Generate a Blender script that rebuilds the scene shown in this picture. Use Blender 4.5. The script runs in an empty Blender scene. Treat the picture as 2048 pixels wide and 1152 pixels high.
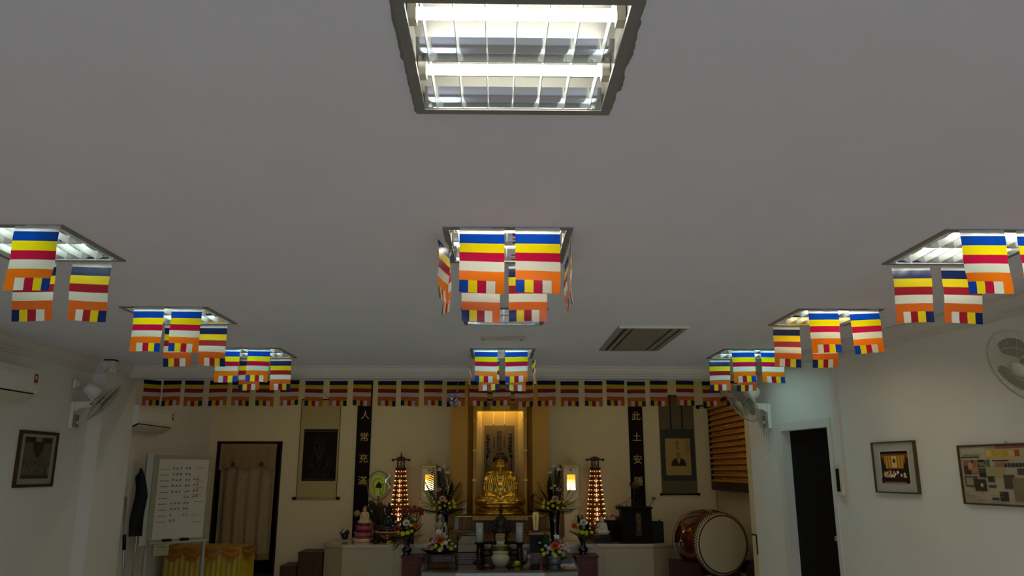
import bpy, bmesh, math, random
from math import sin, cos, pi, radians, sqrt, atan2
from mathutils import Vector, Matrix

random.seed(7)
SC = bpy.context.scene
COL = SC.collection

# ------------------------------------------------------------------ camera
F_PX, PITCH, YAW, ROLL = 1534.8, 0.2338, 0.019, -0.0008
CEIL = 2.70
CAM_Z = CEIL - 1.1224
fw = Vector((sin(YAW) * cos(PITCH), cos(YAW) * cos(PITCH), sin(PITCH)))
rt0 = Vector((cos(YAW), -sin(YAW), 0))
up0 = rt0.cross(fw)
rt = rt0 * cos(ROLL) + up0 * sin(ROLL)
up = up0 * cos(ROLL) - rt0 * sin(ROLL)
EYE = Vector((0, 0, CAM_Z))
cam_data = bpy.data.cameras.new('camera')
cam = bpy.data.objects.new('camera', cam_data)
COL.objects.link(cam)
cam.matrix_world = Matrix(((rt.x, up.x, -fw.x, EYE.x), (rt.y, up.y, -fw.y, EYE.y), (rt.z, up.z, -fw.z, EYE.z), (0, 0, 0, 1)))
cam_data.sensor_fit = 'HORIZONTAL'
cam_data.sensor_width = 36.0
cam_data.lens = 36.0 * F_PX / 2048
cam_data.clip_start = 0.05
cam_data.clip_end = 100
SC.camera = cam

# ------------------------------------------------------------------ world, daylight, exposure
W = bpy.data.worlds.new('world')
SC.world = W
W.use_nodes = True
W.node_tree.nodes['Background'].inputs[0].default_value = (0.62, 0.74, 1.0, 1)
W.node_tree.nodes['Background'].inputs[1].default_value = 0.6
SC.view_settings.view_transform = 'Standard'
SC.view_settings.look = 'None'
SC.view_settings.gamma = 1.0
SC.view_settings.use_curve_mapping = False
SC.view_settings.exposure = 0.13
SC.cycles.sample_clamp_indirect = 3.0
SC.cycles.max_bounces = 10
SC.cycles.diffuse_bounces = 6
ALCOVE = 26.0                                 # tubes of the added alcove battens
TUBE = 36.0
DAY = 45.0                                   # power of the added daylight; tube emission stands one line up
for _x in (-1.35, 1.95):                      # added daylight for two unseen windows put in behind the camera
    day = bpy.data.lights.new('window_daylight', 'AREA')
    day.shape = 'RECTANGLE'; day.size = 1.9; day.size_y = 1.7
    day.energy = DAY; day.color = (0.70, 0.80, 1.0)
    dayo = bpy.data.objects.new('window_daylight', day)
    COL.objects.link(dayo)
    dayo.location = (_x, -4.35, 1.55); dayo.rotation_euler = (radians(90), 0, 0)

# ------------------------------------------------------------------ helpers
def pix_ray(u, v):
    return fw + rt * ((u - 1024) / F_PX) - up * ((v - 576) / F_PX)
def on_y(u, v, y):          # the point of the plane Y = y that the photograph shows at (u, v)
    d = pix_ray(u, v); return EYE + d * (y / d.y)
def on_x(u, v, x):
    d = pix_ray(u, v); return EYE + d * (x / d.x)
def on_z(u, v, z):
    d = pix_ray(u, v); return EYE + d * ((z - CAM_Z) / d.z)

def lin(h):
    h = h.lstrip('#')
    out = []
    for i in (0, 2, 4):
        c = int(h[i:i + 2], 16) / 255
        out.append(c / 12.92 if c <= 0.04045 else ((c + 0.055) / 1.055) ** 2.4)
    return tuple(out) + (1,)

MATS = {}
def mat(name, col, rough=0.5, metal=0.0, noise=0.08, scale=14, bump=0.0, bscale=60, coat=0.0, emit=None, estr=0, alpha=1.0, trans=0.0, thin=0.0):
    if name in MATS: return MATS[name]
    m = bpy.data.materials.new(name); m.use_nodes = True
    nt = m.node_tree; b = nt.nodes['Principled BSDF']
    c = lin(col) if isinstance(col, str) else tuple(col) + (1,)
    tc = nt.nodes.new('ShaderNodeTexCoord')
    if noise > 0:
        nz = nt.nodes.new('ShaderNodeTexNoise'); nz.inputs['Scale'].default_value = scale; nz.inputs['Detail'].default_value = 4
        nt.links.new(tc.outputs['Object'], nz.inputs['Vector'])
        mx = nt.nodes.new('ShaderNodeMix'); mx.data_type = 'RGBA'
        mx.inputs[6].default_value = tuple(x * (1 - noise) for x in c[:3]) + (1,)
        mx.inputs[7].default_value = tuple(min(1, x * (1 + noise)) for x in c[:3]) + (1,)
        nt.links.new(nz.outputs['Fac'], mx.inputs[0]); nt.links.new(mx.outputs[2], b.inputs['Base Color'])
        base = mx.outputs[2]
    else:
        b.inputs['Base Color'].default_value = c; base = None
    b.inputs['Roughness'].default_value = rough
    b.inputs['Metallic'].default_value = metal
    if coat: b.inputs['Coat Weight'].default_value = coat; b.inputs['Coat Roughness'].default_value = 0.12
    if trans: b.inputs['Transmission Weight'].default_value = trans
    if alpha < 1: b.inputs['Alpha'].default_value = alpha
    if emit:
        b.inputs['Emission Color'].default_value = lin(emit) if isinstance(emit, str) else tuple(emit) + (1,)
        b.inputs['Emission Strength'].default_value = estr
    if bump:
        n2 = nt.nodes.new('ShaderNodeTexNoise'); n2.inputs['Scale'].default_value = bscale; n2.inputs['Detail'].default_value = 6
        nt.links.new(tc.outputs['Object'], n2.inputs['Vector'])
        bp = nt.nodes.new('ShaderNodeBump'); bp.inputs['Strength'].default_value = bump; bp.inputs['Distance'].default_value = 0.01
        nt.links.new(n2.outputs['Fac'], bp.inputs['Height']); nt.links.new(bp.outputs['Normal'], b.inputs['Normal'])
    if thin:                 # a thin sheet that lets light through
        out = nt.nodes['Material Output']
        tr = nt.nodes.new('ShaderNodeBsdfTranslucent')
        if base: nt.links.new(base, tr.inputs['Color'])
        else: tr.inputs['Color'].default_value = c
        ms = nt.nodes.new('ShaderNodeMixShader'); ms.inputs[0].default_value = thin
        nt.links.new(b.outputs[0], ms.inputs[1]); nt.links.new(tr.outputs[0], ms.inputs[2]); nt.links.new(ms.outputs[0], out.inputs[0])
    MATS[name] = m
    return m

def wood(name, c1, c2, rough=0.35, coat=0.3, scale=5.0, axis='Z'):
    if name in MATS: return MATS[name]
    m = bpy.data.materials.new(name); m.use_nodes = True
    nt = m.node_tree; b = nt.nodes['Principled BSDF']
    tc = nt.nodes.new('ShaderNodeTexCoord'); mp = nt.nodes.new('ShaderNodeMapping')
    mp.inputs['Scale'].default_value = (8, 8, 0.9) if axis == 'Z' else (0.9, 8, 8)
    nz = nt.nodes.new('ShaderNodeTexNoise'); nz.inputs['Scale'].default_value = scale; nz.inputs['Detail'].default_value = 6; nz.inputs['Distortion'].default_value = 1.2
    cr = nt.nodes.new('ShaderNodeValToRGB'); cr.color_ramp.elements[0].color = lin(c1); cr.color_ramp.elements[1].color = lin(c2)
    cr.color_ramp.elements[0].position = 0.3; cr.color_ramp.elements[1].position = 0.7
    nt.links.new(tc.outputs['Object'], mp.inputs[0]); nt.links.new(mp.outputs[0], nz.inputs['Vector'])
    nt.links.new(nz.outputs['Fac'], cr.inputs[0]); nt.links.new(cr.outputs[0], b.inputs['Base Color'])
    b.inputs['Roughness'].default_value = rough; b.inputs['Coat Weight'].default_value = coat * .3; b.inputs['Specular IOR Level'].default_value = .22
    MATS[name] = m
    return m

def world_of(o):
    M = o.matrix_basis.copy(); p = o.parent
    while p: M = p.matrix_basis @ M; p = p.parent
    return M

class B:
    """collects shapes and links them as ONE mesh object"""
    def __init__(s): s.bm = bmesh.new(); s.mi = 0; s.T = Matrix.Identity(4)
    def v(s, p): return s.bm.verts.new(s.T @ Vector(p))
    def f(s, vs, smooth=False):
        try: fc = s.bm.faces.new(vs)
        except ValueError: return None
        fc.material_index = s.mi; fc.smooth = smooth; return fc
    def quad(s, a, b, c, d): s.f([s.v(a), s.v(b), s.v(c), s.v(d)]); return s
    def box(s, x0, x1, y0, y1, z0, z1, bev=0):
        vs = [s.v((x, y, z)) for z in (z0, z1) for y in (y0, y1) for x in (x0, x1)]
        fs = [s.f([vs[i] for i in q]) for q in ((0, 2, 3, 1), (4, 5, 7, 6), (0, 1, 5, 4), (2, 6, 7, 3), (0, 4, 6, 2), (1, 3, 7, 5))]
        if bev:
            es = set(e for f in fs for e in f.edges)
            r = bmesh.ops.bevel(s.bm, geom=list(es), offset=bev, segments=2, affect='EDGES', profile=0.6)
            for f in r['faces']: f.material_index = s.mi
        return s
    def cbox(s, c, sz, bev=0):
        return s.box(c[0] - sz[0] / 2, c[0] + sz[0] / 2, c[1] - sz[1] / 2, c[1] + sz[1] / 2, c[2] - sz[2] / 2, c[2] + sz[2] / 2, bev)
    def prism(s, poly, a0, a1, axis='y'):
        """poly of (a, b) extruded along axis; axis y: (x, z); axis x: (y, z); axis z: (x, y)"""
        def P(p, t): return {'y': (p[0], t, p[1]), 'x': (t, p[0], p[1]), 'z': (p[0], p[1], t)}[axis]
        A = [s.v(P(p, a0)) for p in poly]; C = [s.v(P(p, a1)) for p in poly]
        n = len(poly); s.f(A); s.f(C[::-1])
        for i in range(n): s.f([A[i], C[i], C[(i + 1) % n], A[(i + 1) % n]])
        return s
    def lathe(s, prof, c=(0, 0, 0), seg=24, smooth=True, sq=None, ang=0):
        """prof: (radius, z) list turned about z through c; sq scales y"""
        rings = []
        for r, z in prof:
            if r < 1e-5: rings.append([s.v((c[0], c[1], c[2] + z))])
            else: rings.append([s.v((c[0] + r * cos(2 * pi * k / seg + ang), c[1] + r * (sq or 1) * sin(2 * pi * k / seg + ang), c[2] + z)) for k in range(seg)])
        for a, b in zip(rings, rings[1:]):
            for k in range(seg):
                k2 = (k + 1) % seg
                if len(a) == 1 and len(b) == 1: continue
                if len(a) == 1: s.f([a[0], b[k2], b[k]], smooth)
                elif len(b) == 1: s.f([a[k], a[k2], b[0]], smooth)
                else: s.f([a[k], a[k2], b[k2], b[k]], smooth)
        if len(rings[0]) > 1: s.f(rings[0][::-1])
        if len(rings[-1]) > 1: s.f(rings[-1])
        return s
    def tube(s, pts, r, seg=8, r1=None, smooth=True, cap=True):
        pts = [Vector(p) for p in pts]; n = len(pts); rings = []
        for i, p in enumerate(pts):
            d = (pts[min(i + 1, n - 1)] - pts[max(i - 1, 0)]).normalized()
            a = Vector((0, 0, 1)) if abs(d.z) < 0.9 else Vector((1, 0, 0))
            u = d.cross(a).normalized(); w = d.cross(u)
            rr = r if r1 is None else r + (r1 - r) * i / (n - 1)
            rings.append([s.v(p + (u * cos(2 * pi * k / seg) + w * sin(2 * pi * k / seg)) * rr) for k in range(seg)])
        for a, b in zip(rings, rings[1:]):
            for k in range(seg): s.f([a[k], a[(k + 1) % seg], b[(k + 1) % seg], b[k]], smooth)
        if cap: s.f(rings[0][::-1]); s.f(rings[-1])
        return s
    def ring(s, c, R, r, axis='y', seg=40, seg2=6):
        pts = []
        for i in range(seg):
            a = 2 * pi * i / seg; ca, sa = cos(a), sin(a)
            rr = []
            for j in range(seg2):
                b = 2 * pi * j / seg2; q = R + r * cos(b); h = r * sin(b)
                p = {'y': (q * ca, h, q * sa), 'z': (q * ca, q * sa, h), 'x': (h, q * ca, q * sa)}[axis]
                rr.append(s.v((c[0] + p[0], c[1] + p[1], c[2] + p[2])))
            pts.append(rr)
        for i in range(seg):
            for j in range(seg2):
                s.f([pts[i][j], pts[(i + 1) % seg][j], pts[(i + 1) % seg][(j + 1) % seg2], pts[i][(j + 1) % seg2]], True)
        return s
    def ell(s, c, r, seg=16, rings=10):
        if not hasattr(r, '__len__'): r = (r, r, r)
        rr = []
        for i in range(rings + 1):
            t = pi * i / rings - pi / 2
            if i in (0, rings): rr.append([s.v((c[0], c[1], c[2] + r[2] * sin(t)))])
            else: rr.append([s.v((c[0] + r[0] * cos(t) * cos(2 * pi * k / seg), c[1] + r[1] * cos(t) * sin(2 * pi * k / seg), c[2] + r[2] * sin(t))) for k in range(seg)])
        for a, b in zip(rr, rr[1:]):
            for k in range(seg):
                k2 = (k + 1) % seg
                if len(a) == 1: s.f([a[0], b[k2], b[k]], True)
                elif len(b) == 1: s.f([a[k], a[k2], b[0]], True)
                else: s.f([a[k], a[k2], b[k2], b[k]], True)
        return s
    def sheet(s, fn, nu, nv, midx=None, smooth=True):
        g = [[s.v(fn(i / nu, j / nv)) for j in range(nv + 1)] for i in range(nu + 1)]
        for i in range(nu):
            for j in range(nv):
                if midx: s.mi = midx(i, j)
                s.f([g[i][j], g[i + 1][j], g[i + 1][j + 1], g[i][j + 1]], smooth)
        return s
    def build(s, name, mats, parent=None, world=False, kind=None, recalc=True):
        if recalc: bmesh.ops.recalc_face_normals(s.bm, faces=s.bm.faces[:])
        if world and parent is not None: s.bm.transform(world_of(parent).inverted())
        me = bpy.data.meshes.new(name); s.bm.to_mesh(me); s.bm.free()
        for m in (mats if isinstance(mats, (list, tuple)) else [mats]): me.materials.append(m)
        o = bpy.data.objects.new(name, me); COL.objects.link(o)
        if parent is not None: o.parent = parent
        if kind: o['kind'] = kind
        return o

def tag(o, label, cat, group=None):
    o['label'] = label; o['category'] = cat
    if group: o['group'] = group
    return o
def thing(name, label, cat, loc=(0, 0, 0), rz=0, group=None):
    o = bpy.data.objects.new(name, None); COL.objects.link(o)
    o.location = loc; o.rotation_euler = (0, 0, rz); o.empty_display_size = 0.1
    return tag(o, label, cat, group)
def children(o): return [c for c in bpy.data.objects if c.parent == o]
def copy_tree(o, parent=None):
    c = o.copy(); COL.objects.link(c); c.parent = parent
    for ch in list(o.children): copy_tree(ch, c)
    return c
def struct(o): o['kind'] = 'structure'; return o
def dup(o, name, parent, loc=None, rot=None, scale=None):
    c = o.copy(); c.name = name; COL.objects.link(c); c.parent = parent
    if loc is not None: c.location = loc
    if rot is not None: c.rotation_euler = rot
    if scale is not None: c.scale = scale if hasattr(scale, '__len__') else (scale,) * 3
    return c

def text_mesh(txt, size, mats, parent, loc, rot=(radians(90), 0, 0), name='lettering', extrude=0.001, sx=1.0, align='CENTER'):
    """writing as flat raised letters, standing in the local x-z plane"""
    cu = bpy.data.curves.new('writing', 'FONT'); cu.body = txt; cu.size = size; cu.extrude = extrude
    cu.align_x = align; cu.align_y = 'CENTER'
    t = bpy.data.objects.new('writing', cu); COL.objects.link(t)
    dg = bpy.context.evaluated_depsgraph_get(); dg.update()
    me = bpy.data.meshes.new_from_object(t.evaluated_get(dg))
    bpy.data.objects.remove(t); bpy.data.curves.remove(cu)
    me.materials.clear(); me.materials.append(mats)
    o = bpy.data.objects.new(name, me); COL.objects.link(o); o.parent = parent
    o.location = loc; o.rotation_euler = rot; o.scale = (sx, 1, 1)
    return o

def blob(name, prims, m, parent, voxel, smooth=6, loc=None):
    """a sculpted figure: overlapping volumes fused into one continuous skin"""
    b = B()
    for p in prims:
        if p[0] == 'e': b.ell(p[1], p[2], 14, 8)
        else: b.tube(p[1], p[2], 8, p[3] if len(p) > 3 else None)
    o = b.build(name, m, parent)
    r = o.modifiers.new('fuse', 'REMESH'); r.mode = 'VOXEL'; r.voxel_size = voxel; r.use_smooth_shade = True
    if smooth: s = o.modifiers.new('soften', 'SMOOTH'); s.factor = 0.5; s.iterations = smooth
    dg = bpy.context.evaluated_depsgraph_get(); dg.update()
    me = bpy.data.meshes.new_from_object(o.evaluated_get(dg))
    o.modifiers.clear(); old = o.data; o.data = me; bpy.data.meshes.remove(old)
    if not me.materials: me.materials.append(m)
    for p in me.polygons: p.use_smooth = True
    if loc: o.location = loc
    return o

ORD = ['first', 'second', 'third', 'fourth', 'fifth', 'sixth', 'seventh', 'eighth', 'ninth', 'tenth', 'eleventh', 'twelfth', 'thirteenth', 'fourteenth', 'fifteenth',
       'sixteenth', 'seventeenth', 'eighteenth', 'nineteenth', 'twentieth', 'twenty-first', 'twenty-second', 'twenty-third', 'twenty-fourth', 'twenty-fifth', 'twenty-sixth']

# ------------------------------------------------------------------ materials
M_CEIL = mat('ceiling paint', '#dad8dc', 0.9, noise=0.04, scale=3, bump=0.03, bscale=120)
M_WALL = mat('wall paint', '#d8d2c5', 0.85, noise=0.05, scale=2.5, bump=0.10, bscale=90)
M_WALL2 = mat('alcove wall paint', '#d0c094', 0.8, noise=0.05, scale=2, bump=0.04, bscale=90)
M_TRIM = mat('moulding paint', '#cfc8bb', 0.6, noise=0.03)
M_FLOOR = mat('floor tile', '#dbd6ce', 0.35, noise=0.1, scale=4)
M_WHITE = mat('white plastic', '#d8d3c4', 0.4, noise=0.03)
M_WHITE2 = mat('aged white plastic', '#c9c0a4', 0.4, noise=0.05)
M_BLACK = mat('black plastic', '#0b0b0c', 0.45, noise=0.1); M_BLACK.node_tree.nodes['Principled BSDF'].inputs['Specular IOR Level'].default_value = .18
M_VOID = mat('unlit room', '#0c0a08', 0.9, noise=0.1)  # near-black colour stands for the lack of light behind the doorways
M_DOOR = wood('dark door', '#090504', '#0e0706', 0.7, 0.0)
M_DOOR.node_tree.nodes['Principled BSDF'].inputs['Specular IOR Level'].default_value = .15
M_FRAMED = wood('dark frame wood', '#33200f', '#4a2e14', .5, .05)
M_CHERRY = wood('cherry wood', '#43180a', '#5e250e', 0.4, 0.2)
M_DARKW = wood('dark lacquered wood', '#1c0d07', '#2e160b', 0.35, 0.2)
M_BROWN = wood('golden brown wood', '#6a4412', '#93661f', 0.45, 0.1)
M_GOLD = mat('gold leaf', '#dab54c', 0.30, metal=1.0, noise=0.12, scale=12)
M_GOLD2 = mat('satin gold paint', '#b58a2a', 0.4, metal=0.75, noise=0.1)
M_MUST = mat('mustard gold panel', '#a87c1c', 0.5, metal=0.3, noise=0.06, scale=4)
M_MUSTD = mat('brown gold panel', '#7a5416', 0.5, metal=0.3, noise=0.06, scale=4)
M_CREAM = mat('cream silk', '#cdbb8e', 0.8, noise=0.05, scale=60)
M_CREAM2 = mat('pale lacquer', '#d9c99a', 0.5, noise=0.05)
M_MARBLE = mat('beige marble', '#b3a48a', 0.12, noise=0.14, scale=5, coat=0.3)
M_CHROME = mat('polished steel', '#b9b6ae', 0.2, metal=1.0, noise=0.02)
M_ALU = mat('grey aluminium', '#a5a79f', 0.35, metal=0.7, noise=0.04)
M_MIRROR = mat('mirror aluminium', '#dfe3e6', 0.06, metal=1.0, noise=0.02)
M_FIN = mat('satin louvre aluminium', '#e4e6e0', 0.32, metal=0.55, noise=0.02)
M_HOUSE = mat('grey lamp housing', '#66655e', 0.5, metal=.2, noise=0.04)
M_LFRAME = mat('grey lamp frame', '#77736c', 0.5, noise=0.06)
def flagm(n, c, ct, thin=.45, rough=.25, spec=.5):
    m = mat('flag ' + n, c, rough, noise=0.03, scale=30, bump=0.05, bscale=14, thin=thin)
    for nd in m.node_tree.nodes:
        if nd.type == 'BSDF_TRANSLUCENT':
            for l in list(m.node_tree.links):
                if l.to_node == nd: m.node_tree.links.remove(l)
            nd.inputs['Color'].default_value = lin(ct)
    m.node_tree.nodes['Principled BSDF'].inputs['Specular IOR Level'].default_value = spec
    return m
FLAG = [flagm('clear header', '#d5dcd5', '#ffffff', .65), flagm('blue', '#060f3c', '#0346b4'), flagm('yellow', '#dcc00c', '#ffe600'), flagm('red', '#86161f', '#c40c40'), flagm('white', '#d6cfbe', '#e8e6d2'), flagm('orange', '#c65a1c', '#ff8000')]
BUNTING = [flagm('string ' + n, c, ct, .35, .5, .15) for n, c, ct in (('header', '#b9b6a8', '#cfcabb'), ('blue', '#060b26', '#08206a'), ('yellow', '#b09a10', '#c4a80c'), ('red', '#7a1218', '#96101e'), ('white', '#b8aa96', '#b8ab98'), ('orange', '#a84e18', '#b8560c'))]  # flag colours darkened: the dim light under the cornice is painted in

# ------------------------------------------------------------------ the setting
XL, YB, YA, YF = -4.2, -4.0, 8.52, 11.5          # left wall, wall behind the camera, beam front, altar wall
def xr(y): return 4.268 - 0.17 * y               # the right wall runs at a slant
RZ_R = -atan2(1, 0.17)                           # a thing on the right wall: local x to the viewer's right, local y into the wall
RZ_L = radians(90)
NR = Vector((-1, -0.17, 0)).normalized()
def rw(y, z, off=0.0): return Vector((xr(y), y, z)) + NR * off
XC, XLL, XRR = 0.047, -2.347, 2.451              # lamp columns
ROWS = [1.9586, 3.7812, 5.6298, 7.4784]          # lamp rows
LW, LL = 0.62, 0.631
LAMPS = [(XC, ROWS[0]), (XLL, ROWS[0]), (XRR, ROWS[0]), (XC, .12), (XLL, .12), (XRR, .12)] + [(x, y) for y in ROWS[1:] for x in (XC, XLL, XRR)]

b = B(); b.box(-4.4, 5.2, YB - .2, 13.2, -0.1, 0)
struct(b.build('floor', M_FLOOR))
# ceiling with an opening for each recessed lamp
def cells(lo, hi, cuts): return sorted(set([lo, hi] + cuts))
b = B()
xs = cells(-4.35, 5.2, [x + s * (LW / 2 - .012) for x in (XC, XLL, XRR) for s in (-1, 1)])
ys = cells(YB - .1, YA + .1, [y + s * (LL / 2 - .012) for y in [.12] + ROWS for s in (-1, 1)])
for i in range(len(xs) - 1):
    for j in range(len(ys) - 1):
        cx, cy = (xs[i] + xs[i + 1]) / 2, (ys[j] + ys[j + 1]) / 2
        if any(abs(cx - lx) < LW / 2 - .02 and abs(cy - ly) < LL / 2 - .02 for lx, ly in LAMPS): continue
        b.box(xs[i], xs[i + 1], ys[j], ys[j + 1], CEIL, CEIL + .02)
bmesh.ops.remove_doubles(b.bm, verts=b.bm.verts, dist=1e-4)
struct(b.build('ceiling', M_CEIL))
b = B(); b.box(-4.4, 3.6, YA, 13.2, 3.05, 3.1); struct(b.build('ceiling_alcove', M_CEIL))
b = B(); b.box(XL - .15, XL, YB - .1, 13.2, 0, 3.1); struct(b.build('wall_left', M_WALL))
# wall behind the camera; its unseen windows are added to let daylight in
b = B()
b.box(XL - .15, 5.2, YB - .15, YB, 0, 0.7); b.box(XL - .15, 5.2, YB - .15, YB, 2.4, CEIL)
b.box(XL - .15, -2.3, YB - .15, YB, .7, 2.4); b.box(-.4, 1.0, YB - .15, YB, .7, 2.4); b.box(2.9, 5.2, YB - .15, YB, .7, 2.4)
struct(b.build('wall_back', M_WALL))
for n_, (x0, x1) in enumerate(((-2.3, -.4), (1.0, 2.9))):
    w = B(); w.box(x0, x1, YB - .1, YB - .04, .7, .76); w.box(x0, x1, YB - .1, YB - .04, 2.34, 2.4)
    for x in (x0, (x0 + x1) / 2 - .03, x1 - .06): w.box(x, x + .06, YB - .1, YB - .04, .76, 2.34)
    struct(w.build('window_%d' % (n_ + 1), M_ALU))  # window frames added out of view, around the added daylight
# right wall: slanted, with a doorway
def rwall_box(b, y0, y1, z0, z1, t=.16):
    p = [rw(y0, 0), rw(y1, 0), rw(y1, 0, -t), rw(y0, 0, -t)]
    b.prism([(q.x, q.y) for q in p], z0, z1, 'z')
DY0, DY1, DZ = 7.11, 7.97, 2.0
b = B(); rwall_box(b, YB - .1, DY0, 0, CEIL); rwall_box(b, DY1, 8.62, 0, CEIL); rwall_box(b, DY0, DY1, DZ, CEIL)
struct(b.build('wall_right', M_WALL))
b = B(); b.box(xr(8.62) - .0, 3.4, 8.62, 8.78, 0, 3.1); b.box(3.2, 3.35, 8.6, 11.7, 0, 3.1)
struct(b.build('wall_alcove_right', M_WALL2))
# altar wall with the curtained doorway
b = B(); b.box(-4.35, -4.05, YF, YF + .15, 0, 3.1); b.box(-4.05, -3.16, YF, YF + .15, 1.985, 3.1); b.box(-3.16, 3.4, YF, YF + .15, 0, 3.1)
struct(b.build('wall_front', M_WALL2))
b = B(); b.box(-4.2, -3.0, 13.05, 13.15, 0, 3.1); b.box(-3.02, -2.95, YF + .15, 13.1, 0, 3.1)
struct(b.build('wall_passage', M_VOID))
b = B(); b.box(-4.08, -4.05, YF - .012, YF + .15, 0, 2.0); b.box(-3.16, -3.135, YF - .012, YF + .15, 0, 2.0); b.box(-4.08, -3.135, YF - .012, YF + .15, 1.975, 2.0)
struct(b.build('trim_1', M_DARKW))
b = B(); b.box(XL, -4.06, 8.05, 8.74, 0, CEIL); struct(b.build('wall_pillar', M_WALL))
b = B(); b.box(-4.06, xr(8.6) + .3, YA, 8.74, 2.575, 3.06); struct(b.build('beam', M_WALL))
# crown mouldings: profile in (distance out from the wall, height below the ceiling)
CROWN = [(0, 0), (.105, 0), (.105, -.014), (.088, -.022), (.075, -.05), (.052, -.078), (.030, -.086), (.030, -.104), (.016, -.108), (.016, -.128), (0, -.132)]
b = B(); b.prism([(YA - d, CEIL + h) for d, h in CROWN], -4.06, xr(8.5), 'x'); struct(b.build('trim_2', M_TRIM))
b = B(); b.prism([(XL + d, CEIL + h) for d, h in CROWN], YB, 8.05, 'y'); struct(b.build('trim_3', M_TRIM))
b = B(); b.prism([(-4.06 + d, CEIL + h) for d, h in CROWN], 7.945, YA - .02, 'y'); b.prism([(8.05 - d, CEIL + h) for d, h in CROWN], XL, -3.955, 'x')
struct(b.build('trim_4', M_TRIM))
b = B()
A = [b.v(rw(YB, CEIL + h, d)) for d, h in CROWN]; C = [b.v(rw(8.6, CEIL + h, d)) for d, h in CROWN]
for i in range(len(CROWN)): b.f([A[i], C[i], C[(i + 1) % len(CROWN)], A[(i + 1) % len(CROWN)]])
struct(b.build('trim_5', M_TRIM))
b = B(); b.box(XL, XL + .012, YB, 8.05, 0, .1); struct(b.build('baseboard_left', M_TRIM))
# the door in the right wall
d1 = bpy.data.objects.new('door_1', None); COL.objects.link(d1); d1['kind'] = 'structure'
dc = rw(DY0, 0); d1.location = dc; d1.rotation_euler = (0, 0, RZ_R)
dw = (DY1 - DY0) * 1.0144                         # local x runs towards the viewer: the opening lies at x -dw .. 0
b = B(); b.box(-dw + .03, -.03, .085, .125, .005, DZ - .03); b.build('door_leaf', M_DOOR, d1)
b = B()
for (x0, x1, z0, z1) in ((-dw - .055, -dw + .03, 0, DZ + .05), (-.03, .02, 0, DZ + .05), (-dw + .03, -.03, DZ - .03, DZ + .05)): b.box(x0, x1, -.014, .16, z0, z1)
b.build('door_frame', M_TRIM, d1)
b = B(); b.T = Matrix.Translation((-.10, .085, .98)) @ Matrix.Rotation(radians(90), 4, 'X'); b.lathe([(0, .075), (.018, .072), (.027, .058), (.024, .042), (.010, .034), (.010, .012), (.032, .006), (.032, 0)], seg=16)
b.build('door_knob', M_CHROME, d1)
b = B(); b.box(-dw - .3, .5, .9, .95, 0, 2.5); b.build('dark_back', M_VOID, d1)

# ------------------------------------------------------------------ ceiling lamps
def tube_mat(n, c, s): return mat('tube ' + n, '#f4f4ee', 0.4, noise=0, emit=c, estr=s)
T_WHITE = tube_mat('white', (1.0, 0.98, 0.88), TUBE)
T_COOL = tube_mat('cool', (0.80, 1.0, 0.93), TUBE * .9)
T_BLUE = tube_mat('bluish', (0.50, 0.90, 1.0), TUBE * .9)
T_WARM = tube_mat('warm', (1.0, 0.76, 0.32), TUBE * 1.3)
T_COOLR = tube_mat('cool fresh', (0.95, 1.0, 0.90), TUBE * 1.3)  # right column set brighter to lift the right wall
T_BLUER = tube_mat('bluish fresh', (0.48, 0.90, 1.0), TUBE * 1.1)  # right column again, raised for the light on the wall
T_COOLL = tube_mat('cool worn', (0.80, 1.0, 0.93), TUBE * .75)  # left column set dimmer to keep the left wall darker
def fin_mesh(wt):
    b = B()
    for s in (-1, 1):
        y0, y1 = (0.004, 0.279) if s > 0 else (-0.279, -0.004)
        b.prism([(-.001, 0), (.001, 0), (wt, .033), (-wt, .033)], y0, y1, 'y')
    return b
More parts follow.
